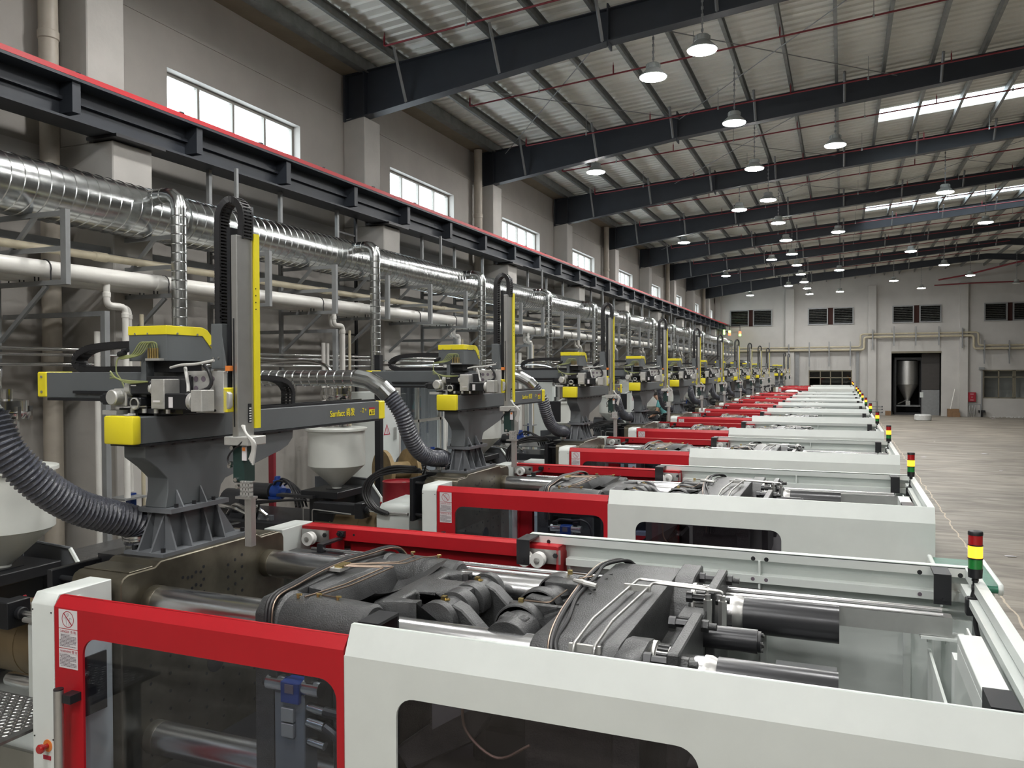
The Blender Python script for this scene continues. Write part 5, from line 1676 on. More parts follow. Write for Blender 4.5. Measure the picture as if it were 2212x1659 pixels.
for q in range(3):
    MB().tube(spline([(-3.95, 3.46, 0.0 - 0.02 * q), (-3.88, 3.44, -0.04), (-3.80, 3.45, -0.055 - 0.006 * q), (-3.66, 3.46, -0.06)], 5), 0.005, 6).build('air_tube', 'olive', cg)


def chain(name, path, w_axis, w, h, parent, n):
    """drag chain of separate links along a path"""
    sp = spline(path, 12)
    L = [0]
    for a_, b_ in zip(sp[:-1], sp[1:]):
        L.append(L[-1] + (b_ - a_).length)
    mb = MB()
    W = Vector(w_axis)
    j = 0
    pts = []
    for i in range(n + 1):
        s = L[-1] * i / n
        while j < len(L) - 2 and L[j + 1] < s:
            j += 1
        pts.append(sp[j].lerp(sp[j + 1], (s - L[j]) / max(1e-9, L[j + 1] - L[j])))
    for i in range(n):
        a_, b_ = pts[i], pts[i + 1]
        d = (b_ - a_).normalized()
        nn = d.cross(W).normalized()
        a2, b2 = a_ + (b_ - a_) * 0.0, a_ + (b_ - a_) * 1.06
        for (w0, w1, hh) in ((-w, -w * 0.72, h), (w * 0.72, w, h)):
            vs = [p + W * ww + nn * q for p in (a2, b2) for ww in (w0, w1) for q in (-hh * (0.92 if i % 2 else 1.0), hh * (0.92 if i % 2 else 1.0))]
            mb.add(vs, [(0, 1, 3, 2), (4, 6, 7, 5), (0, 4, 5, 1), (2, 3, 7, 6), (0, 2, 6, 4), (1, 5, 7, 3)])
        a3, b3 = a_ + (b_ - a_) * 0.25, a_ + (b_ - a_) * 0.72
        for (q0, q1) in ((-h, -h * 0.8), (h * 0.8, h)):
            vs = [p + W * ww + nn * q for p in (a3, b3) for ww in (-w, w) for q in (q0, q1)]
            mb.add(vs, [(0, 1, 3, 2), (4, 6, 7, 5), (0, 4, 5, 1), (2, 3, 7, 6), (0, 2, 6, 4), (1, 5, 7, 3)])
    mb.tube(pts, h * 0.55, 6)
    return mb.build(name, 'rubber', parent, kind='stuff')


chain('cable_chain', [(-3.94, 3.86, 0.165), (-4.25, 3.86, 0.170), (-4.52, 3.86, 0.155), (-4.64, 3.86, 0.12), (-4.685, 3.86, 0.07), (-4.64, 3.86, 0.022), (-4.52, 3.86, 0.010), (-4.2, 3.86, 0.010), (-3.84, 3.86, 0.006)], (0, 1, 0), 0.045, 0.022, rb, 66)
chain('cable_chain', [(-3.76, 3.98, -0.045), (-3.76, 4.35, -0.045), (-3.76, 4.60, -0.05), (-3.76, 4.76, -0.075), (-3.76, 4.84, -0.14), (-3.76, 4.84, -0.24)], (1, 0, 0), 0.05, 0.018, rb, 44)
# vertical arm
va = MB().box(-3.230, -3.187, 3.655, 3.792, -0.375, 0.775).build('vertical_arm', 'brushed', rb, bev=0.004)
MB().box(-3.216, -3.208, 3.652, 3.655, -0.32, 0.30).build('arm_groove', 'iron2', va)
MB().box(-3.262, -3.237, 3.66, 3.74, -0.10, 0.82).build('toothed_rack', 'black', va)
MB().box(-3.198, -3.178, 3.793, 3.838, -0.335, 0.80).build('yellow_guard', 'yellow', va)
for z in (0.36, 0.40, 0.44, 0.48):
    MB().cyl((-3.178, 3.803, z), (-3.176, 3.803, z), 0.004, n=8).build('guard_hole', 'black', va)
MB().box(-3.355, -3.275, 3.63, 3.74, 0.012, 0.270).prism([(-3.275, 0.012), (-3.245, 0.012), (-3.275, 0.20)], 1, 3.63, 3.64).build('chain_cover', 'darkgrey', va, bev=0.002)
for x in (-3.335, -3.30):
    MB().cyl((x, 3.625, 0.075), (x, 3.630, 0.075), 0.006, n=8).build('cover_screw', 'brushed', va)
MB().box(-3.200, -3.187, 3.76, 3.80, 0.76, 0.955).build('chain_stop', 'slate', va)
chain('cable_chain', [(-3.318, 3.685, 0.26), (-3.318, 3.685, 0.55), (-3.318, 3.685, 0.83), (-3.312, 3.69, 0.915), (-3.285, 3.70, 0.965), (-3.25, 3.715, 0.985), (-3.215, 3.73, 0.960), (-3.195, 3.74, 0.90), (-3.20, 3.74, 0.76)], (0, 1, 0), 0.042, 0.020, va, 54)
MB().box(-3.245, -3.215, 3.60, 3.655, -0.235, -0.095).build('yellow_bumper', 'yellow', va, bev=0.004)
MB().box(-3.245, -3.215, 3.62, 3.65, 0.0, 0.03).build('limit_switch', 'orange', va)
# wrist and gripper
wr = MB().box(-3.27, -3.10, 3.63, 3.79, -0.425, -0.375).build('wrist', 'castalu', rb, bev=0.004)
MB().box(-3.187, -3.183, 3.74, 3.765, -0.30, -0.19).build('terminal_strip', 'black', va)
for q in range(6):
    MB().box(-3.183, -3.180, 3.745, 3.76, -0.295 + 0.015 * q, -0.288 + 0.015 * q).build('terminal', 'nylon', va)
MB().box(-3.235, -3.155, 3.66, 3.76, -0.640, -0.425).build('gripper_cylinder', 'darkgreen', wr, bev=0.006)
MB().box(-3.16, -3.13, 3.652, 3.66, -0.51, -0.43).build('cylinder_label', 'paper', wr)
MB().box(-3.155, -3.135, 3.650, 3.652, -0.455, -0.435).build('label_flame', 'orange', wr)
for (z, x) in ((-0.44, -3.225), (-0.53, -3.24), (-0.545, -3.245), (-0.62, -3.20), (-0.66, -3.19)):
    MB().cyl((x, 3.64, z), (x, 3.66, z), 0.012, n=10).build('air_fitting', 'stainless', wr)
mb = MB()
for i in range(4):
    mb.box(-3.165 + 0.021 * i, -3.151 + 0.021 * i, 3.64, 3.66, -0.715, -0.625)
for z in (-0.715, -0.69, -0.665, -0.64):
    mb.box(-3.165, -3.088, 3.64, 3.66, z, z + 0.010)
mb.build('gripper_grid', 'castalu', wr)
MB().box(-3.20, -3.09, 3.64, 3.70, -0.728, -0.715).box(-3.15, -3.105, 3.66, 3.70, -1.00, -0.728).build('gripper_bar', 'brushed', wr)
for q in range(4):
    MB().tube(spline([(-3.15 + 0.005 * q, 3.645, -0.31), (-3.11, 3.63, -0.35), (-3.07 + 0.006 * q, 3.63, -0.40), (-3.075 + 0.006 * q, 3.64, -0.45), (-3.10 + 0.008 * q, 3.645, -0.50 - 0.01 * q)], 5), 0.007, 7).build('clear_cable', 'cable', wr)
MB().tube(spline([(-3.12, 3.64, -0.38), (-3.16, 3.63, -0.42), (-3.22, 3.635, -0.46), (-3.25, 3.64, -0.50), (-3.24, 3.64, -0.53)], 5), 0.005, 6).build('air_tube', 'rubber', wr)
rb['label'] = 'dark grey take-out robot with yellow caps on the first machine, tallest in the view'
# a variant with a black control screen hangs on the third and later robots
rob2 = dup(rb, 4, 'dark grey take-out robot with yellow caps on the second machine of the row')
rob3 = dup(rb, 8, 'dark grey take-out robot with a black screen on the third machine of the row')
MB().box(-4.12, -3.90, 3.40 + 8, 3.44 + 8, -0.78, -0.47).build('control_screen', 'black', rob3, bev=0.006)
MB().tube([(-3.93, 3.44 + 8, -0.47), (-3.88, 3.46 + 8, -0.44), (-3.82, 3.46 + 8, -0.44)], 0.014, 8).build('screen_bracket', 'white', rob3)
for k in range(3, NMACH):
    dup(rob3, 4 * (k - 2), 'dark grey take-out robot with a black screen on the %s machine of the row' % ordn(k))
for k in (12, 13):
    dup(rb, 4 * k, 'dark grey take-out robot near the far wall, %s' % ('just beyond the dark cabinet' if k == 12 else 'last of all'))

# ------------------------------------------------------------------ walkway with raised studs beside the first machine, plates by the others
wk = thing('tread_walkway', 'bright tread-plate walkway beside the injection side of the first machine', 'walkway', (-5.0, 2.6, -1.85))
MB().box(-6.8, -3.74, 1.95, 3.06, -1.80, -1.785).build('tread_plate', 'tread', wk)
mb = MB()
i = 0
x = -4.9
while x < -3.76:
    j = 0
    y = 2.02
    while y < 3.04:
        sx_, sy_ = (0.011, 0.004)
        a_ = R(45 if (i + j) % 2 else -45)
        c_, s_ = math.cos(a_), math.sin(a_)
        vs = []
        for (u, w) in ((-1, 0), (0, -1), (1, 0), (0, 1)):
            uu, ww = u * 0.014, w * 0.006
            vs.append((x + uu * c_ - ww * s_, y + uu * s_ + ww * c_, -1.785))
        vs += [(x + (p[0] - x) * 0.6, y + (p[1] - y) * 0.6, -1.7815) for p in vs[:4]]
        mb.add(vs, [(0, 1, 5, 4), (1, 2, 6, 5), (2, 3, 7, 6), (3, 0, 4, 7), (4, 5, 6, 7)])
        y += 0.030
        j += 1
    x += 0.030
    i += 1
mb.build('tread_stud', 'treadstud', wk, kind='stuff')
for (x, y) in ((-6.7, 2.05), (-3.85, 2.05), (-6.7, 2.95), (-3.85, 2.95)):
    MB().box(x - 0.03, x + 0.03, y - 0.03, y + 0.03, FZ, -1.80).build('leg', 'zincgrey', wk)
for k in range(0, 4):
    y0 = 4.72 + 4 * k
    w2 = thing('tread_walkway', 'x', 'walkway', (-5.3, y0 + 0.3, -1.75), 'tread-plate walkways')
    w2['label'] = 'tread-plate walkway behind the injection side of the %s machine' % ordn(k)
    MB().box(-6.8, -3.80, y0, y0 + 1.4, -1.715, -1.70).build('tread_plate', 'tread', w2)
    mb = MB()
    i = 0
    x = -6.4
    while x < -3.84:
        y = y0 + 0.03
        j = 0
        while y < y0 + 0.9:
            a_ = R(45 if (i + j) % 2 else -45)
            c_, s_ = math.cos(a_), math.sin(a_)
            mb.add([(x + u * 0.02 * c_ - w * 0.009 * s_, y + u * 0.02 * s_ + w * 0.009 * c_, -1.699) for (u, w) in ((-1, 0), (0, -1), (1, 0), (0, 1))], [(0, 1, 2, 3)])
            y += 0.05
            j += 1
        x += 0.05
        i += 1
    mb.build('tread_stud', 'treadstud', w2, kind='stuff')
    for (x, yy) in ((-6.7, y0 + 0.1), (-3.9, y0 + 0.1), (-6.7, y0 + 1.3), (-3.9, y0 + 1.3)):
        MB().box(x - 0.03, x + 0.03, yy - 0.03, yy + 0.03, FZ, -1.715).build('leg', 'zincgrey', w2)

# oil drums between the first machines
for q, (x, y, lab) in enumerate(((-5.20, 8.9, 'dark red oil drum beside the steel post behind the second machine'), (-4.86, 9.25, 'dark red oil drum next to the coiled black hoses'),
                                 (-4.50, 9.0, 'dark red oil drum half hidden behind the black hood of the second machine'))):
    t = thing('oil_drum', lab, 'drum', (x, y, -2.25), 'red oil drums')
    MB().lathe((x, y, 0), [(0.20, -2.25), (0.21, -2.24), (0.21, -1.95), (0.215, -1.94), (0.21, -1.93), (0.21, -1.66), (0.215, -1.65), (0.21, -1.64), (0.21, -1.42), (0.214, -1.41), (0.214, -1.40), (0.20, -1.40), (0.20, -1.42), (0.02, -1.42)], 28).build('drum_shell', 'drum', t)
    MB().cyl((x + 0.1, y - 0.05, -1.42), (x + 0.1, y - 0.05, -1.405), 0.025, n=12).build('bung', 'brushed', t)
tag(MB().box(-5.6, -4.1, 8.65, 9.5, FZ, -2.25).build('pallet_stack', 'wood', bev=0.01), 'timber pallet stack under the red oil drums', 'pallet')
t = thing('cable_reel', 'round plywood cable reel leaning behind the second hopper', 'reel', (-5.85, 9.9, -1.8))
MB().cyl((-5.98, 9.75, -1.42), (-5.95, 9.80, -1.42), 0.30, n=36).build('reel_disc', 'wood', t)
MB().cyl((-5.76, 10.1, -1.42), (-5.73, 10.15, -1.42), 0.30, n=36).build('reel_disc', 'wood', t)
MB().cyl((-5.95, 9.80, -1.42), (-5.76, 10.1, -1.42), 0.12, n=24).build('reel_core', 'wood', t)
MB().box(-6.0, -5.7, 9.8, 10.1, FZ, -1.72).build('reel_stand', 'black', t)
tag(MB().box(-5.62, -5.54, 9.0, 9.08, FZ, 0.2).build('support_post', 'black'), 'thin black steel post standing beside the second hopper', 'post')
tag(MB().box(-6.92, -6.84, 8.5, 8.55, FZ, -0.5).build('riser_pipe', 'redpipe'), 'dark red riser pipe on the white wall left of the second hopper', 'pipe')
# electrical cabinets behind the second machine
for q, (x0, x1, y, z1, lab) in enumerate(((-7.45, -6.95, 11.2, -0.35, 'grey electrical cabinet with a red warning triangle by the wall'), (-7.45, -6.7, 19.0, -0.2, 'grey electrical cabinet by the wall behind the fourth machine'),
                                          (-7.45, -6.7, 27.0, -0.2, 'grey electrical cabinet by the wall behind the sixth machine'))):
    t = thing('electrical_cabinet', lab, 'cabinet', ((x0 + x1) / 2, y + 0.3, FZ))
    MB().box(x0, x1, y, y + 0.7, FZ, z1).build('cabinet_body', 'white', t, bev=0.008)
    MB().box(x1, x1 + 0.015, y + 0.04, y + 0.66, FZ + 0.1, z1 - 0.05).build('door', 'white', t, bev=0.004)
    MB().prism([(y + 0.18, -1.06), (y + 0.38, -1.06), (y + 0.28, -0.88)], 0, x1 + 0.015, x1 + 0.017).build('warning_triangle', 'inkred', t)
    MB().prism([(y + 0.21, -1.045), (y + 0.35, -1.045), (y + 0.28, -0.915)], 0, x1 + 0.017, x1 + 0.018).build('triangle_field', 'paper', t)
    MB().box(x1 + 0.018, x1 + 0.019, y + 0.272, y + 0.288, -1.03, -0.95).build('triangle_bolt', 'inkred', t)
    MB().box(x1 + 0.015, x1 + 0.05, y + 0.5, y + 0.53, -1.15, -0.95).build('cabinet_handle', 'brushed', t)

# green conveyor end between the first two machines
t = thing('belt_conveyor', 'green belt conveyor wrapped in film at the open end between the first two machines', 'conveyor', (0.75, 6.3, FZ))
MB().box(0.62, 0.93, 5.95, 6.70, -1.415, -1.40).build('belt', 'belt', t)
MB().prism([(5.93, -1.42), (5.95, -1.385), (6.72, -1.385), (6.72, -1.46), (5.95, -1.46)], 0, 0.93, 0.96).build('side_rail', 'white', t, bev=0.006)
MB().prism([(5.93, -1.42), (5.95, -1.385), (6.72, -1.385), (6.72, -1.46), (5.95, -1.46)], 0, 0.59, 0.62).build('side_rail', 'white', t, bev=0.006)
MB().cyl((0.62, 5.96, -1.425), (0.93, 5.96, -1.425), 0.024, n=16).build('belt_roller', 'belt', t)
MB().cyl((0.962, 5.965, -1.42), (0.955, 5.965, -1.42), 0.008, n=10).build('roller_bolt', 'black', t)
for (x, y) in ((0.64, 6.1), (0.91, 6.1), (0.64, 6.6), (0.91, 6.6)):
    MB().box(x - 0.02, x + 0.02, y - 0.02, y + 0.02, FZ, -1.415).build('leg', 'white', t)

# ------------------------------------------------------------------ dark cabinet and wrapped bundle near the far end
t = thing('dark_cabinet', 'tall dark brown cabinet standing between the tenth machine and the last two robots', 'cabinet', (-4.9, 45.2, FZ))
MB().box(-5.9, -4.25, 45, 46.2, FZ, 0.05).build('cabinet_body', 'brownsteel', t, bev=0.02)
MB().box(-4.9, -4.5, 44.98, 45.0, -0.55, -0.42).build('name_plate', 'paper', t)
MB().box(-5.85, -5.1, 44.97, 45.0, -2.9, -0.1).build('door', 'brownsteel', t)
mb = MB().tube(spline([(-6.0, 46.0, 0.15), (-5.4, 45.6, 0.35), (-4.9, 45.4, 0.36), (-4.6, 45.3, 0.1)], 6), 0.14, 12)
mb.build('silver_duct', 'galv', t)
t = thing('wrapped_bundle', 'white film-wrapped bundle lying on a stand by the far end of the row', 'bundle', (-1.75, 47.5, FZ))
MB().lathe((-2.6, 47.5, 0), [(0.1, -1.55), (0.36, -1.5), (0.42, -1.4), (0.36, -1.3), (0.38, -1.24), (0.26, -1.16), (0.05, -1.14)], 14).build('wrapping', 'wrap', t)
MB().box(-2.9, -2.3, 47.3, 47.7, FZ, -1.53).build('stand', 'zincgrey', t)
# low rail by the end wall
mb = MB().tube([(0.75, 54.5, -2.0), (2.0, 54.5, -2.0), (2.0, 54.5, FZ)], 0.035, 6).tube([(0.75, 54.5, -2.0), (0.75, 54.5, FZ)], 0.035, 6)
tag(mb.build('pipe_rail', 'zincgrey'), 'low grey tube rail behind the farthest signal lamps', 'rail')
t = thing('barrier_rail', 'low grey guard rail with black end caps beside the brick-coloured box', 'barrier', (2.0, 57.2, FZ))
for z in (-2.45, -2.62, -2.82):
    MB().cyl((1.2, 57.3, z), (2.35, 57.3, z), 0.03, n=8).build('rail_tube', 'zincgrey', t)
    MB().cyl((2.35, 57.3, z), (2.42, 57.3, z), 0.045, n=8).build('end_cap', 'black', t)
for x in (1.3, 2.1):
    MB().box(x - 0.03, x + 0.03, 57.27, 57.33, FZ, -2.4).build('rail_post', 'zincgrey', t)

# ------------------------------------------------------------------ end wall: pipe, brackets, doorway contents
s_ = YE / 60.0
t = thing('wall_pipe', 'beige pipe stepping up over the doorway along the far wall', 'pipe', (1.5, YE - 0.30, 1.2))
MB().tube(elbowpath([(-7.9, YE - 0.36, 1.27), (1.33, YE - 0.36, 1.27), (1.33, YE - 0.36, 2.10), (7.70, YE - 0.36, 2.10), (7.70, YE - 0.36, 1.27), (14, YE - 0.36, 1.27), (23, YE - 0.36, 1.27)], 0.18), 0.075, 12).build('pipe_run', 'pvcbeige', t)
MB().tube(elbowpath([(-7.9, YE - 0.36, 1.47), (1.10, YE - 0.36, 1.47), (1.10, YE - 0.36, 2.30), (7.95, YE - 0.36, 2.30), (7.95, YE - 0.36, 1.47), (14, YE - 0.36, 1.47), (23, YE - 0.36, 1.47)], 0.18), 0.055, 12).build('upper_run', 'pvcbeige', t)
for q, (x, z0, z1) in enumerate([(-6.0, 0.2, 1.85), (-4.68, 0.18, 1.84), (-3.4, 0.2, 1.7), (-2.09, 0.17, 1.81), (-0.84, 0.17, 1.84), (0.48, 0.17, 1.83), (1.84, 1.26, 2.6), (3.11, 1.5, 2.78), (4.39, 1.5, 2.75), (5.72, 1.5, 2.72), (7.05, 1.3, 2.6), (8.27, 0.3, 1.78), (9.63, 0.3, 1.76), (11.0, 0.3, 1.76), (12.6, 0.3, 1.76)]):
    b_ = thing('wall_bracket', 'upright bracket of the beige pipe on the far wall, %s from the window wall' % ordn(q), 'bracket', (x, YE - 0.3, z0), 'far wall pipe brackets')
    MB().box(x - 0.035, x + 0.035, YE - 0.50, YE - 0.44, z0, z1).build('front_post', 'zincgrey', b_)
    zz = 1.16 if z1 < 2 else 1.98
    MB().box(x - 0.03, x + 0.03, YE - 0.44, YE, zz, zz + 0.04).build('arm', 'zincgrey', b_)
    MB().prism([(YE - 0.46, z1), (YE - 0.40, z1), (YE - 0.02, zz + 0.04), (YE - 0.08, zz + 0.04)], 0, x - 0.02, x + 0.02).build('brace', 'zincgrey', b_)
    MB().prism([(YE - 0.46, z0 + 0.1), (YE - 0.40, z0 + 0.1), (YE - 0.02, zz), (YE - 0.08, zz)], 0, x - 0.02, x + 0.02).build('brace', 'zincgrey', b_)
tag(MB().box(0.85, 1.02, YE - 0.12, YE, FZ, 1.15).build('wall_conduit', 'zincgrey'), 'grey vertical conduit between the glazed door and the doorway', 'conduit')
tag(MB().box(-3.0, -2.75, YE - 0.12, YE, FZ, 1.15).build('wall_conduit', 'zincgrey'), 'grey vertical conduit on the far wall beside the glazed door', 'conduit')

t = thing('storage_silo', 'tall polished steel silo on a black frame inside the doorway', 'silo', (4.06, 60.3, FZ))
MB().lathe((4.05, 60.4, 0), [(0.66, -1.05), (0.66, 0.52), (0.3, 0.56), (0.05, 0.57)], 36).build('silo_shell', 'brushed', t)
MB().lathe((4.05, 60.4, 0), [(0.16, -2.32), (0.17, -2.05), (0.655, -1.06)], 36).build('silo_cone', 'brushed', t)
MB().box(3.93, 4.2, 60.0, 60.3, -2.45, -2.15).build('outlet_box', 'galv', t)
MB().tube([(3.98, 60.2, -2.12), (3.45, 60.0, -2.35)], 0.05, 10).build('outlet_pipe', 'stainless', t)
for (x, y) in ((3.28, 59.75), (4.86, 59.75), (3.28, 61.1), (4.86, 61.1)):
    MB().box(x - 0.06, x + 0.06, y - 0.06, y + 0.06, FZ, 0.72).build('leg', 'black', t)
MB().box(3.22, 4.92, 59.7, 61.16, 0.60, 0.75).box(4.6, 5.1, 59.7, 59.8, 0.55, 0.62).build('top_frame', 'black', t)
MB().box(3.28, 4.86, 59.8, 61.0, -2.52, -2.45).build('shelf', 'zincgrey', t)
MB().box(3.22, 4.92, 59.7, 61.16, FZ, FZ + 0.15).build('bottom_frame', 'black', t)
MB().box(4.75, 4.95, 59.62, 59.7, -1.9, -1.55).build('control_box', 'white', t)

t = thing('hydrant_cabinet', 'dark red fire hydrant cabinet on the far wall beside the window', 'cabinet', (7.65, YE - 0.1, -2.15))
MB().box(7.40, 7.86, YE - 0.2, YE, -2.12, -1.52).build('cabinet_body', 'cabred', t, bev=0.01)
MB().box(7.44, 7.82, YE - 0.22, YE - 0.2, -2.08, -1.56).build('door', 'cabred', t, bev=0.01)
for z in (-1.64, -2.02):
    MB().box(7.54, 7.72, YE - 0.222, YE - 0.22, z, z + 0.03).build('door_print', 'paper', t)
MB().cyl((7.63, YE - 0.24, -1.82), (7.63, YE - 0.22, -1.82), 0.03, n=10).build('cabinet_knob', 'brushed', t)
t = thing('gas_cylinder_rack', 'shiny extinguishers standing below the red hydrant cabinet', 'rack', (7.8, YE - 0.3, FZ))
for q in range(3):
    x = 7.46 + 0.15 * q
    MB().cyl((x, YE - 0.3, FZ), (x + 0.05, YE - 0.25, -2.35), 0.035, n=10).build('tube', 'stainless', t)
MB().box(7.42, 8.1, YE - 0.42, YE - 0.38, -2.30, -2.26).box(8.06, 8.1, YE - 0.42, YE - 0.38, FZ, -2.26).build('rack_frame', 'zincgrey', t)
tag(MB().cyl((8.18, YE - 0.12, FZ + 0.25), (8.18, YE - 0.12, -0.05), 0.04, n=10).box(8.02, 8.32, YE - 0.25, YE - 0.05, -0.08, 0.08).build('wall_standpipe', 'zincgrey'), 'thin grey standpipe beside the window of the far wall', 'pipe')
tag(MB().box(8.0, 8.36, YE - 0.4, YE - 0.05, FZ + 0.28, FZ + 0.42).box(8.12, 8.22, YE - 0.3, YE - 0.15, FZ, FZ + 0.28).build('floor_stand', 'black'), 'black floor stand at the foot of the grey standpipe', 'stand')
t = thing('cardboard_box', 'brown cardboard carton with a long broom handle leaning in it', 'box', (6.5, YE - 0.6, FZ))
MB().box(6.22, 6.85, YE - 0.75, YE - 0.70, FZ, FZ + 0.5).box(6.22, 6.27, YE - 0.7, YE - 0.32, FZ, FZ + 0.5).box(6.80, 6.85, YE - 0.7, YE - 0.32, FZ, FZ + 0.5).box(6.22, 6.85, YE - 0.32, YE - 0.28, FZ, FZ + 0.5).box(6.27, 6.80, YE - 0.7, YE - 0.32, FZ, FZ + 0.03).build('carton', 'card', t)
MB().box(6.45, 6.9, YE - 0.9, YE - 0.76, FZ, FZ + 0.28).build('carton_flap', 'card', t)
br_ = thing('broom', 'long pale broom standing in the brown carton', 'broom', (6.4, YE - 0.5, FZ + 0.03))
MB().cyl((6.35, YE - 0.5, FZ + 0.2), (6.66, YE - 0.34, -1.30), 0.035, n=8).build('broom_handle', 'pvc', br_)
MB().box(6.27, 6.45, YE - 0.6, YE - 0.4, FZ + 0.03, FZ + 0.2).build('broom_head', 'wood', br_)
tag(MB().box(2.62, 2.95, YE - 0.45, YE - 0.15, FZ, FZ + 0.30).build('brick_box', 'card', bev=0.01), 'small brown box on the floor at the near jamb of the doorway', 'box')
t = thing('wrapped_coil', 'flat round coil wrapped in white film lying on the floor before the doorway', 'coil', (4.43, 53.5, FZ))
MB().lathe((4.43, 53.5, FZ), [(0.43, 0.0), (0.47, 0.04), (0.47, 0.30), (0.42, 0.36), (0.15, 0.37), (0.13, 0.34)], 28).build('coil_wrap', 'wrap', t)
for q, (x, y, w, d) in enumerate(((4.75, 33.2, 0.30, 0.22), (2.62, 31.2, 0.24, 0.2), (3.6, 38.2, 0.08, 0.1), (4.4, 27.8, 0.12, 0.1), (6.2, 33.0, 0.10, 0.1), (8.6, 57.0, 0.3, 0.3), (2.55, 15.2, 0.2, 0.12))):
    lab = ['larger torn strip of white paper on the bare concrete', 'thin strip of white paper nearer the machines', 'small white scrap on the floor halfway to the doorway', 'small white scrap on the open concrete',
           'tiny white scrap far out on the open floor', 'crumpled white scrap by the far wall window', 'crumpled clear film on the floor beside the first signal tower'][q]
    mb = MB()
    rnd = random.Random(q + 3)
    n = 9
    ring = [(x + w * 0.5 * math.cos(2 * math.pi * i / n) * rnd.uniform(0.7, 1.1), y + d * 0.5 * math.sin(2 * math.pi * i / n) * rnd.uniform(0.6, 1.1), FZ + rnd.uniform(0.003, 0.012)) for i in range(n)]
    mb.add(ring + [(p[0], p[1], p[2] + 0.003) for p in ring], [tuple(range(n))[::-1], tuple(range(n, 2 * n))] + [(i, (i + 1) % n, n + (i + 1) % n, n + i) for i in range(n)])
    tag(mb.build('paper_scrap', 'paper'), lab, 'paper', 'paper scraps')
mb = MB()
rnd = random.Random(8)
for q in range(70):
    x, y, s2 = rnd.uniform(8.5, 11.5), rnd.uniform(YE - 1.0, YE - 0.1), rnd.uniform(0.02, 0.08)
    mb.box(x, x + s2, y, y + s2, FZ, FZ + s2 * rnd.uniform(0.5, 1.2))
tag(mb.build('rubble', 'wrap'), 'loose white rubble along the foot of the far wall', 'rubble', kind='stuff')


# ------------------------------------------------------------------ worker in a teal shirt bending behind the fifth machine
def person():
    base = Vector((-4.55, 22.55, -2.15))
    J = {}
    V = []
    E_ = []

    def v(n, x, y, z, rx, ry=None):
        J[n] = len(V)
        V.append((Vector((x, y, z)) * 0.9 + base + Vector((0, 0, H)), rx * 0.9, (ry or rx) * 0.9))

    def e(*ns):
        for a_, b_ in zip(ns[:-1], ns[1:]):
            E_.append((J[a_], J[b_]))
    return v, e, V, E_, J, base


def skinned(name, verts, edges, m, parent, root=0, sub=2):
    me = D.meshes.new(name)
    off = root_off(parent)
    me.from_pydata([tuple(q[0] - off) for q in verts], edges, [])
    o = D.objects.new(name, me)
    COL.objects.link(o)
    sk = o.modifiers.new('skin', 'SKIN')
    sk.use_smooth_shade = True
    for i, q in enumerate(verts):
        me.skin_vertices[0].data[i].radius = (q[1], q[2])
        me.skin_vertices[0].data[i].use_root = (i == root)
    sb = o.modifiers.new('sub', 'SUBSURF')
    sb.levels = sb.render_levels = sub
    dg = bpy.context.evaluated_depsgraph_get()
    m2 = D.meshes.new_from_object(o.evaluated_get(dg))
    D.objects.remove(o)
    m2.materials.clear()
    m2.materials.append(M[m])
    o = D.objects.new(name, m2)
    for p in m2.polygons:
        p.use_smooth = True
    COL.objects.link(o)
    o.parent = parent
    return o


pt = thing('person', 'person in a loose teal shirt bending over beside the pedestal of the fifth robot', 'person', (-4.55, 22.55, -2.15))
v, e, V, E_, J, base = person()
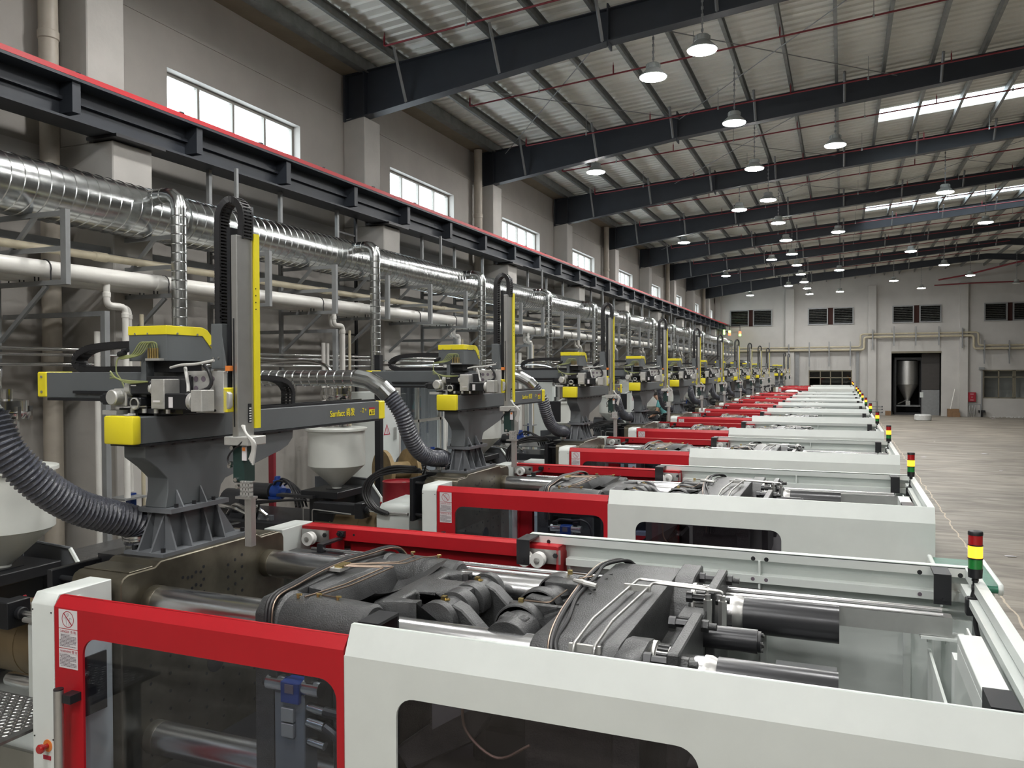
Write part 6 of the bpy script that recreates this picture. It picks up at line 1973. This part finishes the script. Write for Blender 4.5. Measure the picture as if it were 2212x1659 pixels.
# whole body, leaning towards -x (the injection side)
v('pelvis', 0, 0, 0.92, 0.15, 0.12)
v('waist', -0.05, 0, 1.08, 0.14, 0.11)
v('chest', -0.16, 0, 1.30, 0.16, 0.12)
v('neck', -0.27, 0, 1.46, 0.06)
v('head', -0.35, 0, 1.56, 0.085, 0.09)
v('crown', -0.40, 0, 1.66, 0.075)
for s2, nm in ((1, 'l'), (-1, 'r')):
    v('hip' + nm, 0.02, 0.10 * s2, 0.86, 0.095)
    v('knee' + nm, -0.03, 0.12 * s2, 0.48, 0.06)
    v('ankle' + nm, 0.03, 0.13 * s2, 0.09, 0.042)
    v('toe' + nm, -0.13, 0.14 * s2, 0.04, 0.038)
    v('sh' + nm, -0.20, 0.19 * s2, 1.38, 0.06)
    v('el' + nm, -0.26, 0.25 * s2, 1.12, 0.045)
    v('wr' + nm, -0.42, 0.20 * s2, 0.95, 0.03)
    v('pa' + nm, -0.49, 0.19 * s2, 0.92, 0.034, 0.02)
    e('pelvis', 'hip' + nm, 'knee' + nm, 'ankle' + nm, 'toe' + nm)
    e('chest', 'sh' + nm, 'el' + nm, 'wr' + nm, 'pa' + nm)
e('pelvis', 'waist', 'chest', 'neck', 'head', 'crown')
skinned('body', V, E_, 'skin', pt)
v, e, V, E_, J, base = person()
v('pelvis', 0, 0, 0.93, 0.185, 0.155)
v('waist', -0.05, 0, 1.08, 0.175, 0.15)
v('chest', -0.16, 0, 1.30, 0.19, 0.15)
v('collar', -0.24, 0, 1.42, 0.09, 0.08)
for s2, nm in ((1, 'l'), (-1, 'r')):
    v('sh' + nm, -0.20, 0.19 * s2, 1.38, 0.085)
    v('el' + nm, -0.24, 0.235 * s2, 1.19, 0.07)
    e('chest', 'sh' + nm, 'el' + nm)
e('pelvis', 'waist', 'chest', 'collar')
skinned('shirt', V, E_, 'teal', pt)
v, e, V, E_, J, base = person()
v('pelvis', 0, 0, 0.88, 0.165, 0.135)
for s2, nm in ((1, 'l'), (-1, 'r')):
    v('hip' + nm, 0.02, 0.10 * s2, 0.82, 0.11)
    v('knee' + nm, -0.03, 0.12 * s2, 0.48, 0.08)
    v('ankle' + nm, 0.03, 0.13 * s2, 0.12, 0.065)
    e('pelvis', 'hip' + nm, 'knee' + nm, 'ankle' + nm)
skinned('trousers', V, E_, 'trouser', pt)
hc = base + Vector((-0.39, 0, 1.615)) * 0.9
MB().lathe((hc.x, hc.y, hc.z), [(0.09, -0.03), (0.098, 0.01), (0.085, 0.06), (0.05, 0.088), (0.01, 0.095)], 18).build('hair', 'hair', pt)
for s2 in (1, -1):
    for q in range(5):
        z = base + Vector((-0.50, 0.19 * s2 + (q - 2) * 0.016, 0.915)) * 0.9
        L_ = (0.05, 0.065, 0.07, 0.065, 0.05)[q]
        MB().tube([z, z + Vector((-L_ * 0.6, 0, -0.01)), z + Vector((-L_, 0, -0.03))], 0.008, 6).build('finger', 'skin', pt)
tag(MB().box(-5.2, -4.0, 22.1, 23.1, FZ, -2.15).build('step_platform', 'zincgrey', bev=0.01), 'grey step platform under the worker in the teal shirt', 'platform')
